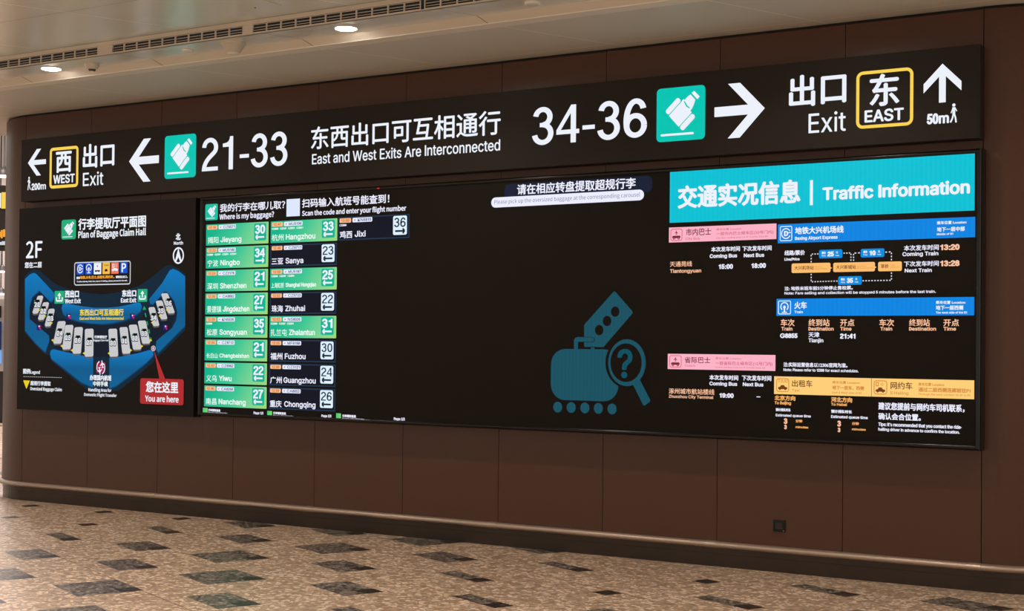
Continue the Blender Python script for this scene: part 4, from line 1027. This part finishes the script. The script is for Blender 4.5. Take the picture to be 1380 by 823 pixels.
# taxi bars
g = gs(A5); g.row(50, 539, 437, 526, YB, 1); p5 = g.build('heading_bar', V)
g = gs(A5); X0, X1, Z0, Z1 = quadXZ(g, 61, 126, 446, 515); bus_icon(g, X0, X1, Z0, Z1-.0, BRN, BRN2, 'car'); g.label('TAXI', X0+.12*(X1-X0), X1-.12*(X1-X0), Z0+.9*(Z1-Z0), Z0+.68*(Z1-Z0), BRN2, .03, 3); g.build('pictogram', p5)
g = gs(A5); g.text('出租车', 140, 243, 457, 489, BRN, .02, 3); g.text('Taxi', 140, 178, 501, 513, BRN2, .03, 3); g.text('乘车位置 Location:', 343, 485, 461, 473, BRN2, .04, 3); g.text('地下一层东、西侧', 343, 503, 485, 503, BRN2, .05, 3); g.text('East & West Side of B1', 343, 490, 514, 523, BRN2, .03, 3); g.build('lettering', p5)
g = gs(A5); g.row(541.5, 1058, 447, 539, YB, 1); p6 = g.build('heading_bar', V)
g = gs(A5); X0, X1, Z0, Z1 = quadXZ(g, 552, 620, 457, 528); bus_icon(g, X0, X1, Z0, Z1, BRN, BRN2, 'car'); w_, h_ = X1-X0, Z1-Z0; g.frame(X0+w_*.15, Z0+h_*.58, X0+w_*.38, Z0+h_*.88, w_*.06, BRN2, 3); g.arc(X0+w_*.5, Z0+h_*.73, w_*.22, h_*.16, w_*.04, -55, 55, BRN2, 3); g.arc(X0+w_*.45, Z0+h_*.73, w_*.14, h_*.10, w_*.04, -55, 55, BRN2, 3); g.build('pictogram', p6)
g = gs(A5); g.text('网约车', 637, 747, 467, 501, BRN, .02, 3); g.text('E-Hailing', 637, 727, 513, 527, BRN2, .03, 3); g.text('乘车位置 Location:', 777, 908, 470, 484, BRN2, .04, 3); g.text('通过二层西侧连廊前往P1', 777, 1040, 494, 514, BRN2, .05, 3); g.text('Through the west corridor on 2F to P1', 777, 1037, 522, 531, BRN2, .03, 3); g.build('lettering', p6)
OT = em((255, 182, 104))
g = gs(A5); g.text('北京方向', 52, 157, 535, 557, OT, .05); g.text('To Beijing', 52, 135, 563, 577, OT, .06); g.text('预计排队时长', 58, 133, 598, 612, LEDW, .06); g.text('Estimated queue time', 58, 235, 626, 638, LEDW, .06)
g.text('3', 98, 117, 650, 675, PEACH, .08); g.text('3', 100, 114, 682, 702, PEACH, .08); g.text('分钟', 158, 192, 655, 669, OT, .05); g.text('minutes', 158, 222, 687, 697, OT, .08); g.build('queue_time', V)
g = gs(A5); g.text('河北方向', 337, 443, 543, 566, OT, .05); g.text('To Hebei', 337, 417, 571, 584, OT, .06); g.text('预计排队时长', 337, 442, 606, 621, LEDW, .06); g.text('Estimated queue time', 337, 522, 633, 646, LEDW, .06)
g.text('3', 368, 387, 662, 688, PEACH, .08); g.text('3', 370, 384, 697, 717, PEACH, .08); g.text('分钟', 442, 477, 668, 682, OT, .05); g.text('minutes', 442, 512, 698, 708, OT, .08); g.build('queue_time', V)
g = gs(A5); g.text('建议您提前与网约车司机联系，', 575, 1010, 570, 604, LEDW, .04); g.text('确认会合位置。', 575, 790, 623, 654, LEDW, .04)
g.text("Tips: It's recommended that you contact the ride-", 575, 995, 670, 686, LEDW, .06); g.text('hailing driver in advance to confirm the location.', 575, 985, 696, 710, LEDW, .06); g.build('lettering', V)

# ================================================================== FAR HALL (seen past the rounded left end)
def far(x, y, t):
    v = R_*((x-CX)/F) - U_*((y-CY)/F) + F_
    return Vector(CAM)+v*t
c = MB()
p = far(4, 440, 36)
wx, wy = p.x, p.y
nx, ny = F_.x, F_.y
rx, ry = R_.x, R_.y
c.poly([(wx-14*rx, wy-14*ry, 0), (wx+8*rx, wy+8*ry, 0), (wx+8*rx, wy+8*ry, 7), (wx-14*rx, wy-14*ry, 7)], M['fargrey'])
tag(c.build('wall_far'), kind='structure')
p = far(4, 290, 26)
e = empty('hanging_sign', (p.x, p.y, far(4, 338, 26).z), 'distant black hanging sign with yellow and white tiles, at the left picture edge', 'sign')
def fbox(cen, hw, z0, z1, th, mt):
    b = MB(); c0 = Vector((cen.x, cen.y, 0)); r = Vector((rx, ry, 0)).normalized(); f = Vector((nx, ny, 0)).normalized()
    vs = []
    for z in (z0, z1):
        for s1, s2 in ((-1, -1), (1, -1), (1, 1), (-1, 1)):
            q = c0+r*hw*s1+f*th*s2; vs.append((q.x, q.y, z))
    b.add(vs, [(0, 3, 2, 1), (4, 5, 6, 7), (0, 1, 5, 4), (1, 2, 6, 5), (2, 3, 7, 6), (3, 0, 4, 7)], mt); return b
p = far(-5, 290, 26)
fbox(p, .30, far(-5, 338, 26).z, far(-5, 250, 26).z, .06, M['sign']).build('housing', e)
def ftile(xa, xb, ya, yb, T, mt, nm, par):
    a = far(xa, ya, T); b2 = far(xb, yb, T); mid = (a+b2)/2; r = Vector((rx, ry, 0)).normalized()
    fbox(mid, abs((b2-a).dot(r))/2, min(a.z, b2.z), max(a.z, b2.z), .01, mt).build(nm, par)
ftile(2.2, 8.2, 259, 281, 25.9, YEL, 'exit_tile', e); ftile(-8, 1.0, 260, 280, 25.9, WHITE, 'pictogram_tile', e)
ftile(-2, .6, 312, 319, 25.9, ORANGE, 'lettering', e); ftile(1.4, 3.2, 310, 321, 25.9, ORANGE, 'lettering', e); ftile(4.2, 7, 309, 319, 25.9, ORANGE, 'lettering', e)
ftile(-2, 2, 326, 330, 25.9, SOFT, 'lettering', e); ftile(2.6, 6.6, 325, 330, 25.9, SOFT, 'lettering', e)
for xx in (-9, 1):
    q = far(xx, 250, 26); b = MB(); b.lathe([(.012, q.z), (.012, q.z+1.4)], q.x, q.y, M['sign_side'], 10); b.build('hanger_rod', e)
p = far(-3, 445, 30)
e = empty('display_stand', (p.x, p.y, far(-3, 492, 30).z), 'distant blue lit display in a pale frame at the left picture edge', 'display screen')
fbox(p, .20, far(-3, 500, 30).z, far(-3, 403, 30).z, .08, M['fargrey']).build('housing', e)
ftile(-6, 1.6, 412, 428, 29.85, M['void'], 'dark_panel', e); ftile(-6, 1.6, 433, 471, 29.85, em((16, 44, 92)), 'screen', e); ftile(-6, 1.8, 472, 490, 29.85, em((120, 176, 232)), 'bright_screen', e)
pq = far(-3, 445, 30)
fbox(Vector((pq.x, pq.y, 0)), .16, 0, far(-3, 500, 30).z, .06, M['sign_side']).build('pedestal', e)
# distant downlight fittings, each a small lamp on its bracket
for i, (x, y, T) in enumerate(((5.5, 239, 24), (2.5, 367, 33), (1, 397, 34))):
    q = far(x, y, T); s_ = .12
    e = empty('spot_lamp', (q.x, q.y, q.z), ('distant bright lamp above the far hanging sign', 'distant small lamp below the far hanging sign', 'lowest distant lamp above the far blue display')[i], 'lamp', 'distant lamps past the rounded wall end')
    b = MB(); b.lathe([(s_*.7, q.z), (s_, q.z+.03)], q.x, q.y, em((255, 240, 236), 4), 16); b.build('diffuser', e)
    b = MB(); b.lathe([(s_, q.z+.03), (s_*1.05, q.z+.10), (s_*.3, q.z+.16), (.015, q.z+.2), (.015, q.z+1.2)], q.x, q.y, M['sign_side'], 16); b.build('housing', e)

# ================================================================== LIGHT
wd = bpy.data.worlds.new('hall'); SC.world = wd; wd.use_nodes = True
bg = wd.node_tree.nodes['Background']; bg.inputs[0].default_value = (1.0, .90, .79, 1); bg.inputs[1].default_value = 1.0
def lamp(X, Y, Z, W, size=.16, col=(1, .87, .74), spread=120):
    L = bpy.data.lights.new('ceiling_lamp', 'AREA'); L.shape = 'DISK'; L.size = size; L.energy = W; L.color = col; L.spread = math.radians(spread)
    o = bpy.data.objects.new('ceiling_lamp', L); COL.objects.link(o); o.location = (X, Y, Z); return o
for X in (-1.30, 2.088, 5.468, 8.85, 12.23, 15.6):
    for Y in (-5.2, -8.9, -12.6): lamp(X, Y, CEILM-.01, 52)
for X in (-1.30, 2.088, 5.468, 8.85, 12.23): lamp(X, -1.459, CEILG-.022, 18, .12, (1, .87, .74), 140)
for x, T in ((-60, 22), (-20, 30), (40, 34)):
    q = far(x, 300, T); lamp(q.x, q.y, 6.5, 300, .6, (1, .86, .82), 160)

vs_ = SC.view_settings
vs_.view_transform = 'Standard'; vs_.look = 'None'; vs_.exposure = 0; vs_.gamma = 1; vs_.use_curve_mapping = False
SC.cycles.use_denoising = True
SC.cycles.max_bounces = 6
SC.cycles.sample_clamp_indirect = 6
